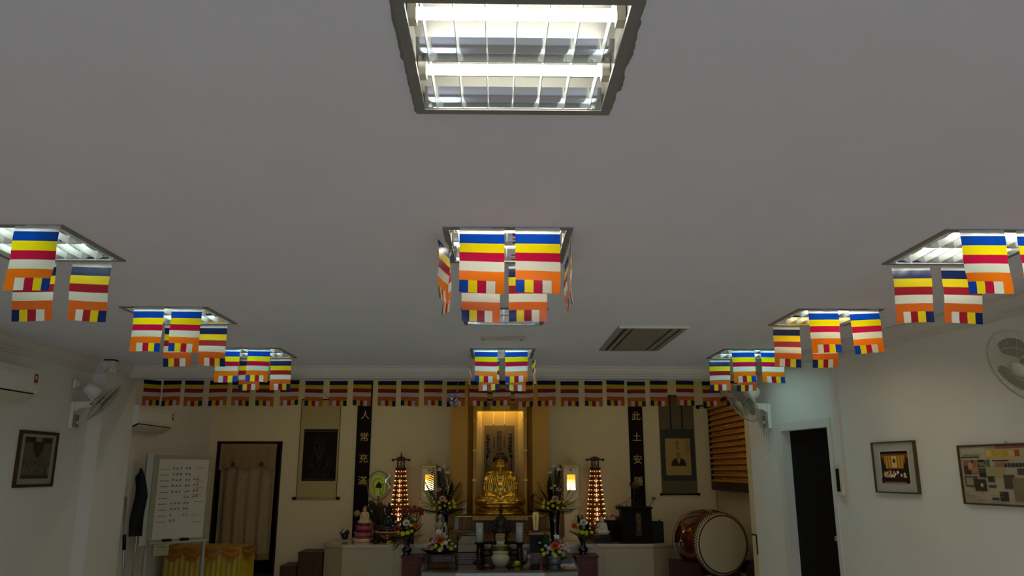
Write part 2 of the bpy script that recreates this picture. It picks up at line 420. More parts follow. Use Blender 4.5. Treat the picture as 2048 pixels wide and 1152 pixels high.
def make_lamp(label, loc, tubes, wt=.009, chipped=False):
    t = thing('ceiling_lamp', label, 'lamp', loc, 0, 'recessed ceiling lamps')
    hw, hl = LW / 2, LL / 2
    b = B()
    for (x0, x1, y0, y1) in ((-hw, hw, -hl, -hl + .03), (-hw, hw, hl - .03, hl), (-hw, -hw + .03, -hl + .03, hl - .03), (hw - .03, hw, -hl + .03, hl - .03)): b.box(x0, x1, y0, y1, -.007, .004)
    b.build('lamp_frame', M_LFRAME, t)
    if chipped:                                    # the ceiling paint has flaked off around this lamp
        rnd = random.Random(44); b = B(); inn = []; out = []
        path = [(-hw, -hl), (hw, -hl), (hw, hl), (-hw, hl)]
        for q in range(4):
            p0, p1 = Vector(path[q]), Vector(path[(q + 1) % 4]); n_ = Vector(((p1 - p0).y, -(p1 - p0).x)).normalized()
            for j in range(40):
                p = p0.lerp(p1, j / 40); wv = .003 + rnd.uniform(0, .004) + (.007 + .004 * sin(j * .5) if q == 1 and 6 < j < 31 else 0) + (.005 if q == 3 and 20 < j < 36 else 0)
                if j == 0: wv = .004
                inn.append(b.v((p.x * .97, p.y * .97, -.0012))); r_ = p + n_ * wv; out.append(b.v((r_.x, r_.y, -.0012)))
        for j in range(len(inn)): b.f([inn[j], inn[(j + 1) % len(inn)], out[(j + 1) % len(inn)], out[j]])
        b.build('bare_margin', mat('bare grey plaster', '#77756f', .9, noise=.12, scale=40), t)
    hx, hy = hw - .02, hl - .02
    b = B()
    b.quad((-hx, -hy, .115), (hx, -hy, .115), (hx, hy, .115), (-hx, hy, .115))
    for p, q in (((-hx, -hy), (hx, -hy)), ((hx, -hy), (hx, hy)), ((hx, hy), (-hx, hy)), ((-hx, hy), (-hx, -hy))):
        b.quad((p[0], p[1], .004), (q[0], q[1], .004), (q[0], q[1], .115), (p[0], p[1], .115))
    b.build('housing', M_HOUSE, t)
    for k, s in enumerate((-1, 1)):
        b = B(); b.tube([(-.265, s * .146, .056), (.265, s * .146, .056)], .0165, 14); o = b.build('tube', tubes[k], t)
        for sx in (-1, 1):
            b = B(); b.box(sx * .276 - .012, sx * .276 + .012, s * .146 - .02, s * .146 + .02, .03, .112); b.build('tube_holder', M_WHITE, t)
    def lam(sides, yc):
        b = B(); n = 6
        prof = [(0, 0)]
        for q in range(n): prof.append((prof[-1][0] + .060 / n * math.tan(radians(7 + 30 * (q + .5) / n)), .060 * (q + 1) / n))
        for sg in sides:
            g = [[b.v((x, yc + sg * (.002 + p[0]), p[1])) for x in (-.28, .28)] for p in prof]
            for q in range(n): b.f([g[q][0], g[q][1], g[q + 1][1], g[q + 1][0]], True)
        b.box(-.28, .28, yc - .002, yc + .002, -.0005, .001)
        b.build('louvre_blade', M_MIRROR, t)
    lam((-1, 1), 0); lam((-1,), .284); lam((1,), -.284)
    f0 = fin_mesh(wt).build('louvre_fin', M_FIN, t); f0.location.x = -.243
    for k in range(1, 7): dup(f0, 'louvre_fin', t, loc=(-.243 + .081 * k, 0, 0))
    return t
for (x, y, lab) in ((XLL, ROWS[0], 'left of the bare lamp, outside the frame'), (XRR, ROWS[0], 'right of the bare lamp, outside the frame'), (XC, .12, 'straight above the camera'), (XLL, .12, 'over the left side of the camera'), (XRR, .12, 'over the right side of the camera')):
    make_lamp('square recessed ceiling lamp ' + lab, (x, y, CEIL), (T_WHITE, T_WHITE))  # lamps added out of view to light the room
make_lamp('square recessed lamp with mirrored louvres and no flags, overhead nearest the camera', (XC, ROWS[0], CEIL), (T_WHITE, T_WHITE), .002, True)
for k, y in enumerate(ROWS[1:]):
    tc_ = [(T_WHITE, T_WHITE), (T_COOL, T_BLUE), (T_BLUE, T_BLUE)][k]
    tl_ = [(T_COOLL, T_COOLL), (T_COOLL, T_COOL), (T_BLUE, T_COOLL)][k]
    tr_ = [(T_COOLR, T_COOLR), (T_COOLR, T_WARM), (T_BLUER, T_BLUER)][k]
    make_lamp(['central ceiling lamp ringed by eight striped flags, behind the bare one', 'central ceiling lamp mostly hidden behind hanging flags, just before the slim white plate',
               'central ceiling lamp with flags, closest to the cornice above the altar'][k], (XC, y, CEIL), tc_, .003)
    make_lamp(['white louvred ceiling lamp cut by the picture edge, above the long split air conditioner', 'white louvred ceiling lamp in the middle of the left column',
               'cool white louvred ceiling lamp at the altar end of the left column'][k], (XLL, y, CEIL), tl_)
    make_lamp(['white louvred ceiling lamp in front of the big wall fan, largest of the right column', 'louvred ceiling lamp with one warm yellow tube in the right column',
               'bluish louvred ceiling lamp above the door side wall fan'][k], (XRR, y, CEIL), tr_)

# ------------------------------------------------------------------ flags
SROWS = [('h', .030), ('b', .082), ('y', .080), ('r', .076), ('w', .080), ('o', .078), ('c', .105)]
def flag_mesh(wd, ht, blue_left, header, curl, bend, seed):
    """five coloured bands and a foot row of five cells; hangs down from z = 0 in the x-z plane, faces -y"""
    rnd = random.Random(seed); ph = rnd.uniform(0, 6)
    rows = [header] + [.082, .080, .076, .080, .078, .105]
    tot = sum(rows); zs = []; idx = []; z = 0
    for r, hgt in enumerate(rows):
        n = 2 if r < 6 else 3
        for q in range(n): zs.append(z / tot); z += hgt / n; idx.append(r)
    zs.append(1.0); NX = 10
    cells_ = [1, 2, 3, 4, 5] if blue_left else [5, 4, 3, 2, 1]
    b = B()
    def P(i, j):
        u, v = i / NX - .5, zs[j]
        y = curl * sin(u * 5 + ph) * (v ** 1.3) * .5 + bend * v * v + rnd.uniform(-.0008, .0008)
        y += .004 * sin(v * 9 + ph * 2)
        return (u * wd * (1 - .02 * v), y, -v * ht + .006 * sin(u * 3 + ph) * v)
    g = [[b.v(P(i, j)) for j in range(len(zs))] for i in range(NX + 1)]
    for i in range(NX):
        for j in range(len(zs) - 1):
            r = idx[j]; b.mi = r if r < 6 else cells_[i // 2]
            b.f([g[i][j], g[i][j + 1], g[i + 1][j + 1], g[i + 1][j]], True)
    return b
def hang_flag(name, label, loc, rz, blue_left, group, header=.055, wd=.213, ht=.317, curl=.012, bend=0.0, seed=1, tilt=0.0, mats=None):
    b = flag_mesh(wd, ht, blue_left, header, curl, bend, seed)
    o = b.build(name, mats or FLAG, recalc=False); o.location = loc; o.rotation_euler = (0, tilt, rz)
    return tag(o, label, 'flag', group)
LAMPN = {'C1': 'lamp behind the bare lamp', 'C3': 'central lamp nearest the altar', 'L1': 'lamp by the long air conditioner', 'L2': 'middle lamp of the left column',
         'L3': 'last lamp of the left column', 'R1': 'lamp before the big wall fan', 'R2': 'warm yellow lamp', 'R3': 'bluish lamp by the side fan'}
def lamp_flags(key, cx, cy, spec, seed):
    for n, (edge, pos, bl, drop, tilt) in enumerate(spec):
        zt = CEIL - .004
        if edge in 'NF':
            y = cy + (-.318 if edge == 'N' else .318)
            side = 'front' if edge == 'N' else 'rear'
            loc, rz = (cx + pos, y, zt), random.Random(seed + n).uniform(-.05, .05)
            which = 'left' if pos < 0 else 'right'
            lab = 'striped flag, %s one on the %s edge of the %s' % (which, side, LAMPN[key])
        else:
            x = cx + (-.313 if edge == 'W' else .313)
            loc, rz = (x, cy + pos, zt), radians(90 if edge == 'W' else -90) + random.Random(seed + n).uniform(-.25, .25)
            which = 'nearer' if pos < 0 else 'farther'
            lab = 'edge-on striped flag, %s one on the %s side of the %s' % (which, 'left' if edge == 'W' else 'right', LAMPN[key])
        hang_flag('flag', lab, (loc[0], loc[1], loc[2]), rz, bl, 'flags hanging around the ceiling lamps', seed=seed + n, ht=.317 + drop, bend=.03 if edge == 'F' else .0, tilt=tilt)
cx = XC
lamp_flags('C1', cx, ROWS[1], [('N', -.122, True, 0, .0), ('N', .140, True, 0, .0), ('F', -.140, True, .01, 0), ('F', .118, True, .01, 0), ('W', -.13, True, .0, 0), ('W', .14, False, .0, 0), ('E', -.13, True, .0, 0), ('E', .14, False, .0, 0)], 10)
lamp_flags('C3', cx, ROWS[3], [('N', -.155, True, 0, .0), ('N', .130, True, 0, .0), ('F', -.135, False, .01, 0), ('F', .138, True, .01, 0), ('W', -.13, True, .0, 0), ('W', .14, False, .0, 0), ('E', -.13, True, .0, 0), ('E', .14, False, .0, 0)], 30)
lamp_flags('L1', XLL, ROWS[1], [('N', -.10, True, 0, 0), ('N', .197, False, 0, .02), ('F', -.175, True, .01, 0), ('F', .125, False, .01, .02)], 50)
lamp_flags('L2', XLL, ROWS[2], [('N', -.093, False, 0, 0), ('N', .168, True, 0, 0), ('F', -.14, True, .01, 0), ('F', .128, False, .01, 0)], 60)
lamp_flags('L3', XLL, ROWS[3], [('N', -.165, False, 0, 0.03), ('N', .120, True, 0, 0.02), ('F', -.165, True, .01, 0), ('F', .150, False, .01, 0)], 70)
lamp_flags('R1', XRR, ROWS[1], [('N', -.14, True, 0, 0), ('N', .135, True, 0, 0), ('F', -.145, False, .01, 0), ('F', .130, False, .01, 0)], 80)
lamp_flags('R2', XRR, ROWS[2], [('N', -.135, False, 0, 0), ('N', .160, True, 0, -.03), ('F', -.165, False, .01, 0), ('F', .135, True, .01, 0)], 90)
lamp_flags('R3', XRR, ROWS[3], [('N', -.130, False, 0, 0), ('N', .145, False, 0, 0), ('F', -.175, True, .01, 0), ('F', .10, True, .01, 0)], 100)

# the bunting below the cornice: left edge px, right edge px, blue cell on the left, drop jitter
BUNT = [(290, 314, 0), (322, 361, 1), (367, 405, 0), (416, 454, 1), (462, 499, 0), (510, 548, 1), (559, 597, 0), (608, 646, 1), (657, 695, 0), (705, 742, 1), (755, 792, 0), (801, 838, 1), (848, 884, 0),
        (893, 930, 1), (938, 975, 0), (985, 1022, 1), (1030, 1066, 0), (1075, 1112, 1), (1121, 1158, 0), (1169, 1206, 1), (1213, 1250, 1), (1255, 1291, 0), (1300, 1337, 1), (1353, 1389, 0), (1404, 1443, 1), (1452, 1490, 1)]
YBUNT = 8.46
pts = []
for k, (u0, u1, bl) in enumerate(BUNT):
    p = on_y((u0 + u1) / 2, 800, YBUNT)
    sag = .004 * sin(k * 2.3) - .006
    rz = .9 if k == 0 else random.Random(k).uniform(-.08, .08)
    pts += [(p.x - .1, YBUNT + .004, 2.555 + sag), (p.x + .1, YBUNT + .004, 2.555 + sag)]
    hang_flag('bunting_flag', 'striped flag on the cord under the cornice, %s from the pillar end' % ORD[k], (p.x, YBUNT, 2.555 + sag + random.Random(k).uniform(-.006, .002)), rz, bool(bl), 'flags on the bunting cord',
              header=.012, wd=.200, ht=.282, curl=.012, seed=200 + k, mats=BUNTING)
b = B(); b.tube([(-4.06, YBUNT + .005, 2.57)] + pts + [(xr(YBUNT) - .0, YBUNT + .005, 2.56)], .0025, 5)
tag(b.build('bunting_string', M_WHITE), 'thin white string under the cornice carrying the row of flags', 'string')

# ------------------------------------------------------------------ wall air conditioners
def make_ac(label, loc, rz, wd, ht, dp, red):
    """local: x along the wall, y into the wall, z up; origin at the middle of the back, bottom edge"""
    t = thing('air_conditioner', label, 'air conditioner', loc, rz)
    h = wd / 2
    prof = [(0, 0.03), (0, ht), (-dp * .55, ht), (-dp * .9, ht - .02), (-dp, ht - .07), (-dp, .095), (-dp * .93, .07)]
    b = B(); b.prism(prof + [(-dp * .80, .055), (-dp * .28, .012)], -h, h, 'x'); b.build('body', M_WHITE, t)
    b = B(); b.prism([(-dp - .006, .10), (-dp - .006, ht - .075), (-dp * .9 - .004, ht - .018), (-dp * .86, ht - .012), (-dp + .004, ht - .08), (-dp + .004, .10)], -h + .012, h - .012, 'x'); b.build('front_panel', M_WHITE, t)
    b = B(); b.prism([(-dp * .80, .046), (-dp * .92, .066), (-dp * .90, .074), (-dp * .30, .020), (-dp * .32, .008)], -h + .04, h - .04, 'x'); b.build('air_outlet', M_BLACK, t)
    b = B(); b.prism([(-dp * .97, .048), (-dp * .95, .056), (-dp * .42, -.002), (-dp * .44, -.012)], -h + .05, h - .05, 'x'); b.build('flap', M_WHITE2, t)
    b = B(); y = -dp - .0075
    b.mi = 0; b.box(h - .105, h - .045, y, y + .001, .135, .19); b.mi = 1
    xm = h - .075; n = 14
    arch = [(h - .105, .19)] + [(xm - .03 * cos(pi * k / n), .205 + .03 * sin(pi * k / n)) for k in range(n + 1)] + [(h - .045, .19)]
    b.prism(arch, y, y + .001, 'y'); b.mi = 0; b.prism([(xm - .014 * cos(2 * pi * k / 12), .203 + .014 * sin(2 * pi * k / 12)) for k in range(12)], y - .0006, y + .0004, 'y')
    b.mi = 1; b.box(h - .102, h - .048, y - .0006, y + .0005, .155, .187)
    b.build('energy_label', [mat('label paper', '#cfc6a4', .6), mat('label print', red, .6)], t)
    return t
pL = on_x(72, 803, XL + .2)
make_ac('long white split air conditioner with red sticker on the wall above the framed print', (XL, pL.y - .49, 2.165), RZ_L, 1.02, .29, .2, '#8a2a16')
pA = on_x(350, 850, XL + .2)
make_ac('small white split air conditioner in the alcove corner above the whiteboard', (XL, 9.22, 2.03), RZ_L, .98, .285, .2, '#6a5a30')

# ------------------------------------------------------------------ wall fans
M_WIRE = mat('cream wire', '#b5ad95', 0.4, noise=0.02)
M_BLADE = mat('milky blade', '#8c8672', 0.35, noise=0.03, thin=0.3)
def make_fan(label, loc, rz, pan, tilt, R=.225):
    """local: wall plane y = 0, the room on the -y side; the head faces -y, then turned by pan and tilt"""
    t = thing('wall_fan', label, 'fan', loc, rz)
    b = B(); b.box(-.045, .045, -.035, 0, -.16, .10, .008); b.build('wall_bracket', M_WHITE, t)
    b = B(); b.prism([(-.03, .10), (-.03, -.0), (-.075, .035), (-.19, .05), (-.205, .075), (-.19, .10)], -.022, .022, 'x'); a = b.build('arm', M_WHITE, t)
    b = B(); b.T = Matrix.Translation((.0235, -.185, .077)) @ Matrix.Rotation(radians(90), 4, 'Y'); b.lathe([(.009, -.049), (.009, .002)], seg=10); b.build('pivot_screw', M_BLACK, a)
    b = B(); b.box(-.03, .03, -.062, -.034, -.15, -.03, .004); sw = b.build('switch_box', mat('fan switch', '#7d7a6a', .5), t)
    b = B(); b.T = Matrix.Translation((0, -.066, -.10)) @ Matrix.Rotation(radians(90), 4, 'X'); b.lathe([(.016, -.004), (.016, .006), (.0, .006)], seg=12); b.build('switch_knob', M_WHITE, sw)
    for s in (-1, 1):
        b = B(); b.tube([(s * .02, -.05, -.15), (s * .022, -.05, -.44 + s * .012)], .0016, 5); c = b.build('pull_cord', M_WHITE, t)
        b = B(); b.lathe([(.003, .012), (.008, 0), (.007, -.012), (0, -.016)], (s * .022, -.05, -.445 + s * .012), 10); b.build('cord_bead', M_WHITE, c)
    hd = Matrix.Translation((0, -.225, .150)) @ Matrix.Rotation(pan, 4, 'Z') @ Matrix.Rotation(tilt, 4, 'X')
    def P(bb): bb.T = hd; return bb
    b = P(B()); b.T = hd @ Matrix.Translation((0, .045, .02)) @ Matrix.Rotation(radians(90), 4, 'X'); b.lathe([(0, -.105), (.045, -.10), (.062, -.07), (.066, 0), (.06, .05), (.03, .06)], seg=20)
    b.T = hd; b.box(-.02, .02, -.0, .06, -.05, .0); m = b.build('motor_housing', M_WHITE, t)
    yc = -.085                                     # plane of the widest ring
    b = P(B()); b.ring((0, yc, 0), R, .0065, 'y', 56, 6); b.build('cage_rim', M_WIRE, t)
    for nm, depth in (('front_grille', -.052), ('rear_grille', .050)):
        b = P(B()); N = 72
        for k in range(N):
            a = 2 * pi * k / N; ca, sa = cos(a), sin(a)
            b.tube([(R * q * ca, yc + depth * (1 - q ** 2.6), R * q * sa) for q in (.24, .45, .65, .82, .93, 1.0)], .0011, 3, smooth=False, cap=False)
        for q in (.24, .6): b.ring((0, yc + depth * (1 - q ** 2.6), 0), R * q, .0016, 'y', 40, 4)
        b.build(nm, M_WIRE, t)
    b = B(); b.T = hd @ Matrix.Translation((0, yc - .052, 0)) @ Matrix.Rotation(radians(90), 4, 'X'); b.lathe([(0, .006), (.03, .005), (.054, -.002), (.054, -.006), (0, -.006)], seg=20); b.build('grille_badge', M_WIRE, t)
    b = B(); b.T = hd @ Matrix.Translation((0, yc + .01, 0)) @ Matrix.Rotation(radians(90), 4, 'X'); b.lathe([(0, .035), (.032, .03), (.04, 0), (.04, -.03)], seg=18); b.build('hub', M_BLADE, t)
    for k in range(3):
        a0 = 2 * pi * k / 3 + .5; b = B(); b.T = hd @ Matrix.Translation((0, yc, 0)) @ Matrix.Rotation(a0, 4, 'Y')
        def fn(u, v):
            r = .035 + u * (R * .80 - .035); w = (.28 + .62 * sin(min(1, u * 1.15) * pi * .62)) * (1 - .25 * max(0, u - .8) / .2)
            th = (v - .5) * 1.75 * w
            return (r * cos(th), .035 * (v - .5) * (1 - .4 * u), r * sin(th))
        b.sheet(fn, 8, 8); b.build('blade', M_BLADE, t)
    return t
# left wall
fl = on_x(150, 826, XL + .03)
make_fan('white wall fan on the dim wall beside the pillar, angled down toward the altar', (XL, fl.y, fl.z + .01), RZ_L, radians(24), radians(38))
fr = rw(8.17, 2.17)
make_fan('white wall fan beside the door, facing the altar and bunting', fr, RZ_R, radians(4), radians(32))
fb = rw(4.62, 2.08)
make_fan('large white wall fan cut off by the frame edge above the newspaper frame', fb, RZ_R, radians(0), radians(28), .24)
# cable inlet above the left fan
b = B(); b.lathe([(.018, 0), (.018, .09)], (0, 0, 0), 10); b.box(.02, .05, -.03, 0, .02, .07, .004); o = b.build('conduit_stub', M_WHITE); q = on_x(145, 768, XL); o.location = (XL + .02, q.y, q.z - .04); o.rotation_euler = (0, 0, RZ_L)
tag(o, 'short white cable conduit stub on the wall above the pillar side fan', 'conduit')

# ------------------------------------------------------------------ framed pictures
def pic_frame(name, label, cat, loc, rz, wd, ht, fw_, fd, m, mount=None):
    """origin at the middle of the back; front at -y"""
    t = thing(name, label, cat, loc, rz)
    for nm, (x0, x1, z0, z1) in (('frame_rail', (-wd / 2, wd / 2, ht / 2 - fw_, ht / 2)), ('frame_rail', (-wd / 2, wd / 2, -ht / 2, -ht / 2 + fw_)), ('frame_stile', (-wd / 2, -wd / 2 + fw_, -ht / 2 + fw_, ht / 2 - fw_)), ('frame_stile', (wd / 2 - fw_, wd / 2, -ht / 2 + fw_, ht / 2 - fw_))):
        b = B(); b.box(x0, x1, -fd, 0, z0, z1, min(.004, fw_ * .3)); b.build(nm, m, t)
    if mount:
        b = B(); b.box(-wd / 2 + fw_ * .8, wd / 2 - fw_ * .8, -fd * .5, -.001, -ht / 2 + fw_ * .8, ht / 2 - fw_ * .8); b.build('mount_board', mount, t)
    return t
def flat(t, name, m, x0, x1, z0, z1, y, h=.0006):
    b = B(); b.box(x0, x1, y - h, y, z0, z1); return b.build(name, m, t)
class Print:
    """flat print: coloured patches on a sheet, in one mesh"""
    def __init__(s, y): s.b = B(); s.ms = []; s.y = y; s.n = 0
    def m(s, c):
        k = 'ink ' + c
        mm = mat(k, c, .75, noise=.10, scale=40); mm.node_tree.nodes['Principled BSDF'].inputs['Specular IOR Level'].default_value = .2
        if mm not in s.ms: s.ms.append(mm)
        return s.ms.index(mm)
    def rect(s, x0, x1, z0, z1, c): s.b.mi = s.m(c); s.n += 1; y = s.y - .00012 * s.n; s.b.quad((x0, y, z0), (x1, y, z0), (x1, y, z1), (x0, y, z1)); return s
    def poly(s, pts, c): s.b.mi = s.m(c); s.n += 1; y = s.y - .00012 * s.n; s.b.f([s.b.v((p[0], y, p[1])) for p in pts]); return s
    def disc(s, x, z, r, c, rz=None, n=14): return s.poly([(x + r * cos(2 * pi * k / n), z + (rz or r) * sin(2 * pi * k / n)) for k in range(n)], c)
    def stroke(s, pts, w, c):
        s.b.mi = s.m(c); s.n += 1; y = s.y - .00012 * s.n
        for p, q in zip(pts, pts[1:]):
            d = Vector((q[0] - p[0], q[1] - p[1]))
            if d.length < 1e-6: continue
            nn = Vector((-d.y, d.x)).normalized() * w / 2
            s.b.f([s.b.v((p[0] - nn.x, y, p[1] - nn.y)), s.b.v((q[0] - nn.x, y, q[1] - nn.y)), s.b.v((q[0] + nn.x, y, q[1] + nn.y)), s.b.v((p[0] + nn.x, y, p[1] + nn.y))])
        return s
    def done(s, name, t): return s.b.build(name, s.ms, t, recalc=False)
def scribble(pr, x, z, wd, ht, c, rnd, lw=.006):
    n = max(3, int(wd / ht * 3)); pr.stroke([(x + wd * k / n, z + ht * rnd.uniform(-.5, .5)) for k in range(n + 1)], lw, c)
def glyph(pr, x, z, s, c, rnd, lw):
    """a brushed character too small to read: a few crossing strokes"""
    for _ in range(2): a = rnd.uniform(-.35, .35); pr.stroke([(x - s * .42, z + s * a), (x + s * .42, z + s * (a + rnd.uniform(-.08, .14)))], lw, c)
    a = rnd.uniform(-.15, .15); pr.stroke([(x + s * a, z + s * .48), (x + s * (a + rnd.uniform(-.08, .08)), z - s * .45)], lw, c)
    pr.stroke([(x + s * .05, z - s * .05), (x - s * .4, z - s * .45)], lw, c); pr.stroke([(x + s * .02, z - s * .08), (x + s * .4, z - s * .42)], lw, c)

# the dark framed print on the left wall
a, c_ = on_x(45.7, 859.5, XL + .02), on_x(103, 973, XL + .02)
a2, c2 = on_x(120.7, 865.5, XL + .02), on_x(24.4, 976, XL + .02)
pw, ph = (a2.y + c_.y - a.y - c2.y) / 2, a.z - c2.z
t = pic_frame('framed_print', 'dark framed old print on the dim wall under the long air conditioner', 'picture', (XL, (a.y + a2.y + c_.y + c2.y) / 4, (a.z + c2.z) / 2), RZ_L, pw, ph, .028, .025, M_FRAMED, mat('grey mount', '#8d8672', .7))
pr = Print(-.0135); w2, h2 = pw / 2 - .085, ph / 2 - .075
pr.rect(-w2, w2, -h2, h2 + .02, '#5d5340'); rnd = random.Random(3)
pr.rect(-w2, w2, h2 - .03, h2 + .02, '#2e261c'); pr.rect(-w2, w2, -h2, -h2 + .03, '#3a3124')
pr.poly([(-.09, h2 + .01), (.09, h2 + .01), (.075, h2 - .10), (.0, h2 - .17), (-.075, h2 - .10)], '#33291d'); pr.rect(-.05, .05, h2 - .02, h2 + .018, '#7c7058')
for k in range(150):
    x, z = rnd.uniform(-w2, w2 - .01), rnd.uniform(-h2 + .03, h2 - .18); pr.rect(x, x + .011, z, z + .013, rnd.choice(['#75694f', '#463c2c', '#857a61', '#544936']))
pr.done('print', t)
# photograph of the altar in a pale mount, right wall
t = pic_frame('framed_photo', 'small framed photo of a golden altar with wide grey mount on the slanted wall', 'picture', rw(6.263, 1.603), RZ_R, .517, .405, .010, .03, mat('bronze frame', '#5b4a2c', .4, metal=.6), mat('pale grey mount', '#a7a294', .7))
pr = Print(-.0155); X, Z = .165, .125
pr.rect(-X - .015, X + .015, -Z - .012, Z + .012, '#bdb7a6'); pr.rect(-X, X, -Z, Z, '#3b1d10'); pr.rect(-X, X, .07, Z - .012, '#7a3f16'); pr.rect(-.125, .125, -.01, .09, '#c28c2e')
for x in (-.11, -.075, -.04, .04, .075, .11): pr.rect(x - .006, x + .006, -.01, .085, '#8f5f1c')
pr.rect(-.03, .03, .0, .085, '#d8b878'); pr.disc(0, .05, .018, '#5a3514'); pr.rect(-X, X, Z - .02, Z, '#1c0f0a'); rnd = random.Random(5)
for sx in (-1, 1): pr.disc(sx * .135, -.01, .03, '#20211a', .05)
for k in range(34): x = rnd.uniform(-.13, .13); pr.disc(x, -.045 + rnd.uniform(-.028, .02) - abs(x) * .1, rnd.uniform(.007, .014), rnd.choice(['#e0c9b5', '#c99a86', '#d9b45a', '#b98e7c', '#f0e2d0']))
pr.rect(-X, X, -Z, -.082, '#2a0f0c'); pr.rect(-.13, .13, -Z, -Z + .012, '#7a5540'); pr.done('print', t)
# newspaper cuttings frame
ny0, ny1 = 5.572, 4.72; nw = (ny0 - ny1) * 1.0144
t = pic_frame('framed_cuttings', 'large thin framed board of newspaper cuttings and photos under the big fan', 'picture', rw((ny0 + ny1) / 2, 1.549), RZ_R, nw, .405, .012, .025, mat('bronze frame', '#5b4a2c'), mat('newsprint', '#a09275', .7, noise=.06))
pr = Print(-.0128); L = -nw / 2; rnd = random.Random(9)
def R_(x0, x1, z0, z1, c): pr.rect(L + x0, L + x1, z0, z1, c)
R_(.03, .24, .10, .185, '#b0a283'); R_(.25, .55, .115, .165, '#b99a3f')
for k in range(6): R_(.255 + k * .048, .295 + k * .048, .12, .16, ['#c9a548', '#ad9432', '#b98f50', '#a8893a', '#c39a72', '#8d4a38'][k])
R_(.34, .62, .17, .19, '#8a5a4c'); R_(.035, .165, .0, .095, '#86623f'); R_(.035, .075, .0, .06, '#4a2c2a'); R_(.08, .12, .04, .085, '#b08b58'); R_(.11, .165, .015, .05, '#a56a4c'); R_(.07, .10, .0, .03, '#352622'); pr.disc(L + .12, .088, .012, '#39443f')
R_(.17, .235, .05, .10, '#2c241c')
for k in range(4): pr.stroke([(L + .178 + k * .014, .085), (L + .188 + k * .014, .055)], .005, '#b8ac8e')
R_(.17, .235, -.02, .043, '#4a4032'); R_(.18, .225, -.012, .012, '#292118'); R_(.245, .275, .055, .1, '#4e5e48'); R_(.30, .44, .088, .096, '#3d321c'); R_(.32, .40, .055, .08, '#96604a')
for k in range(6): R_(.40 + k * .03, .424 + k * .03, .05, .075, '#3a3b33')
R_(.25, .39, -.01, .05, '#978a5a'); R_(.035, .155, -.085, -.01, '#55493a'); R_(.05, .11, -.07, -.02, '#93876f'); R_(.12, .225, -.11, -.03, '#38301f'); pr.disc(L + .185, -.07, .014, '#a09a80'); R_(.245, .30, -.05, -.01, '#37301f'); R_(.245, .29, -.065, -.05, '#a09678')
R_(.245, .31, -.085, -.07, '#484030'); R_(.26, .32, -.165, -.15, '#3b3626'); R_(.38, .47, -.09, .0, '#4c4030'); R_(.33, .40, -.17, -.11, '#362e2a'); R_(.45, .60, -.17, -.02, '#746748'); R_(.50, .65, .0, .04, '#4c3a2c'); R_(.66, .82, -.15, .15, '#8f8468')
for k in range(60):
    x = rnd.choice([.035, .08, .125, .17, .25, .29, .33, .45, .5]); z = -.185 + .0045 * (k % 16); R_(x, x + .036, z, z + .0016, '#6d624b')
scribble(pr, L + .035, .083 + .035, .17, .006, '#2a2318', rnd, .009)
pr.done('newspaper_cuttings', t)
text_mesh('Lights on the wisdom of sutra', .0175, mat('ink black', '#2a2318', .7), t, (L + .132, -.0205, .134), sx=.72, name='headline', extrude=.0002)
b = B(); b.ring((0, -.008, .2075), .008, .002, 'y', 14, 5); b.build('hanger_ring', M_CHROME, t)

# trunking and switch panel beside the door
q = rw(6.98, 0)
b = B(); b.box(-.03, .022, -.024, 0, 1.62, CEIL - .1); o = b.build('cable_trunking', M_TRIM); o.location = q; o.rotation_euler = (0, 0, RZ_R); tag(o, 'narrow white vertical cable trunking between the door and the framed photo', 'trunking')
t = thing('switch_panel', 'narrow cream switch panel with black slot at the foot of the cable trunking', 'switch', rw(7.0, 1.50), RZ_R)
b = B(); b.box(-.06, .045, -.035, 0, -.14, .13, .006); b.build('case', M_WHITE2, t)
b = B(); b.box(-.032, .016, -.039, -.034, -.105, .095, .002); b.build('slot', M_BLACK, t)

# ------------------------------------------------------------------ ceiling air unit and access plate
t = thing('ceiling_air_unit', 'grey oblong ceiling air unit with glossy panel and dark side slots, beside the slim plate', 'air unit', (1.247, 6.61, CEIL))
def at_u(x0, x1, y0, y1, z0, z1, m, nm, bev=0):
    b = B(); b.box(x0, x1, y0, y1, z0, z1, bev); return b.build(nm, m, t)
at_u(-.28, .28, -.63, -.605, -.022, 0, M_WHITE, 'front_lip', .003); at_u(-.28, .28, .605, .63, -.012, 0, M_LFRAME, 'rear_lip')
at_u(-.28, -.235, -.605, .605, -.014, 0, mat('unit grey', '#8b857a', .4), 'side_rail'); at_u(.235, .28, -.605, .605, -.014, 0, mat('unit grey', '#8b857a'), 'side_rail')
at_u(-.235, -.205, -.605, .605, -.003, 0, M_BLACK, 'air_slot'); at_u(-.205, -.172, -.605, .605, -.016, 0, mat('unit grey', '#8b857a'), 'flap'); at_u(-.172, -.150, -.605, .605, -.003, 0, M_BLACK, 'air_slot')
at_u(-.150, .150, -.605, .605, -.012, 0, mat('glossy grey panel', '#7d796f', .30, noise=.03, scale=4, coat=0), 'centre_panel')
at_u(.150, .170, -.605, .605, -.003, 0, M_BLACK, 'air_slot'); at_u(.170, .215, -.605, .605, -.014, 0, mat('unit grey', '#8b857a'), 'flap'); at_u(.215, .235, -.605, .605, -.003, 0, M_BLACK, 'air_slot')
t = thing('access_plate', 'slim white ceiling plate with two dark screws, before the flags nearest the cornice', 'plate', (.042, 6.56, CEIL))
b = B(); b.box(-.195, .195, -.075, .075, -.014, 0, .004); b.build('plate', mat('plate white', '#b7b0a0', .35), t)
for s in (-1, 1):
    b = B(); b.lathe([(.010, 0), (.010, -.006), (0, -.008)], (s * .165, .03, -.013), 10); b.build('screw', M_BLACK, t)

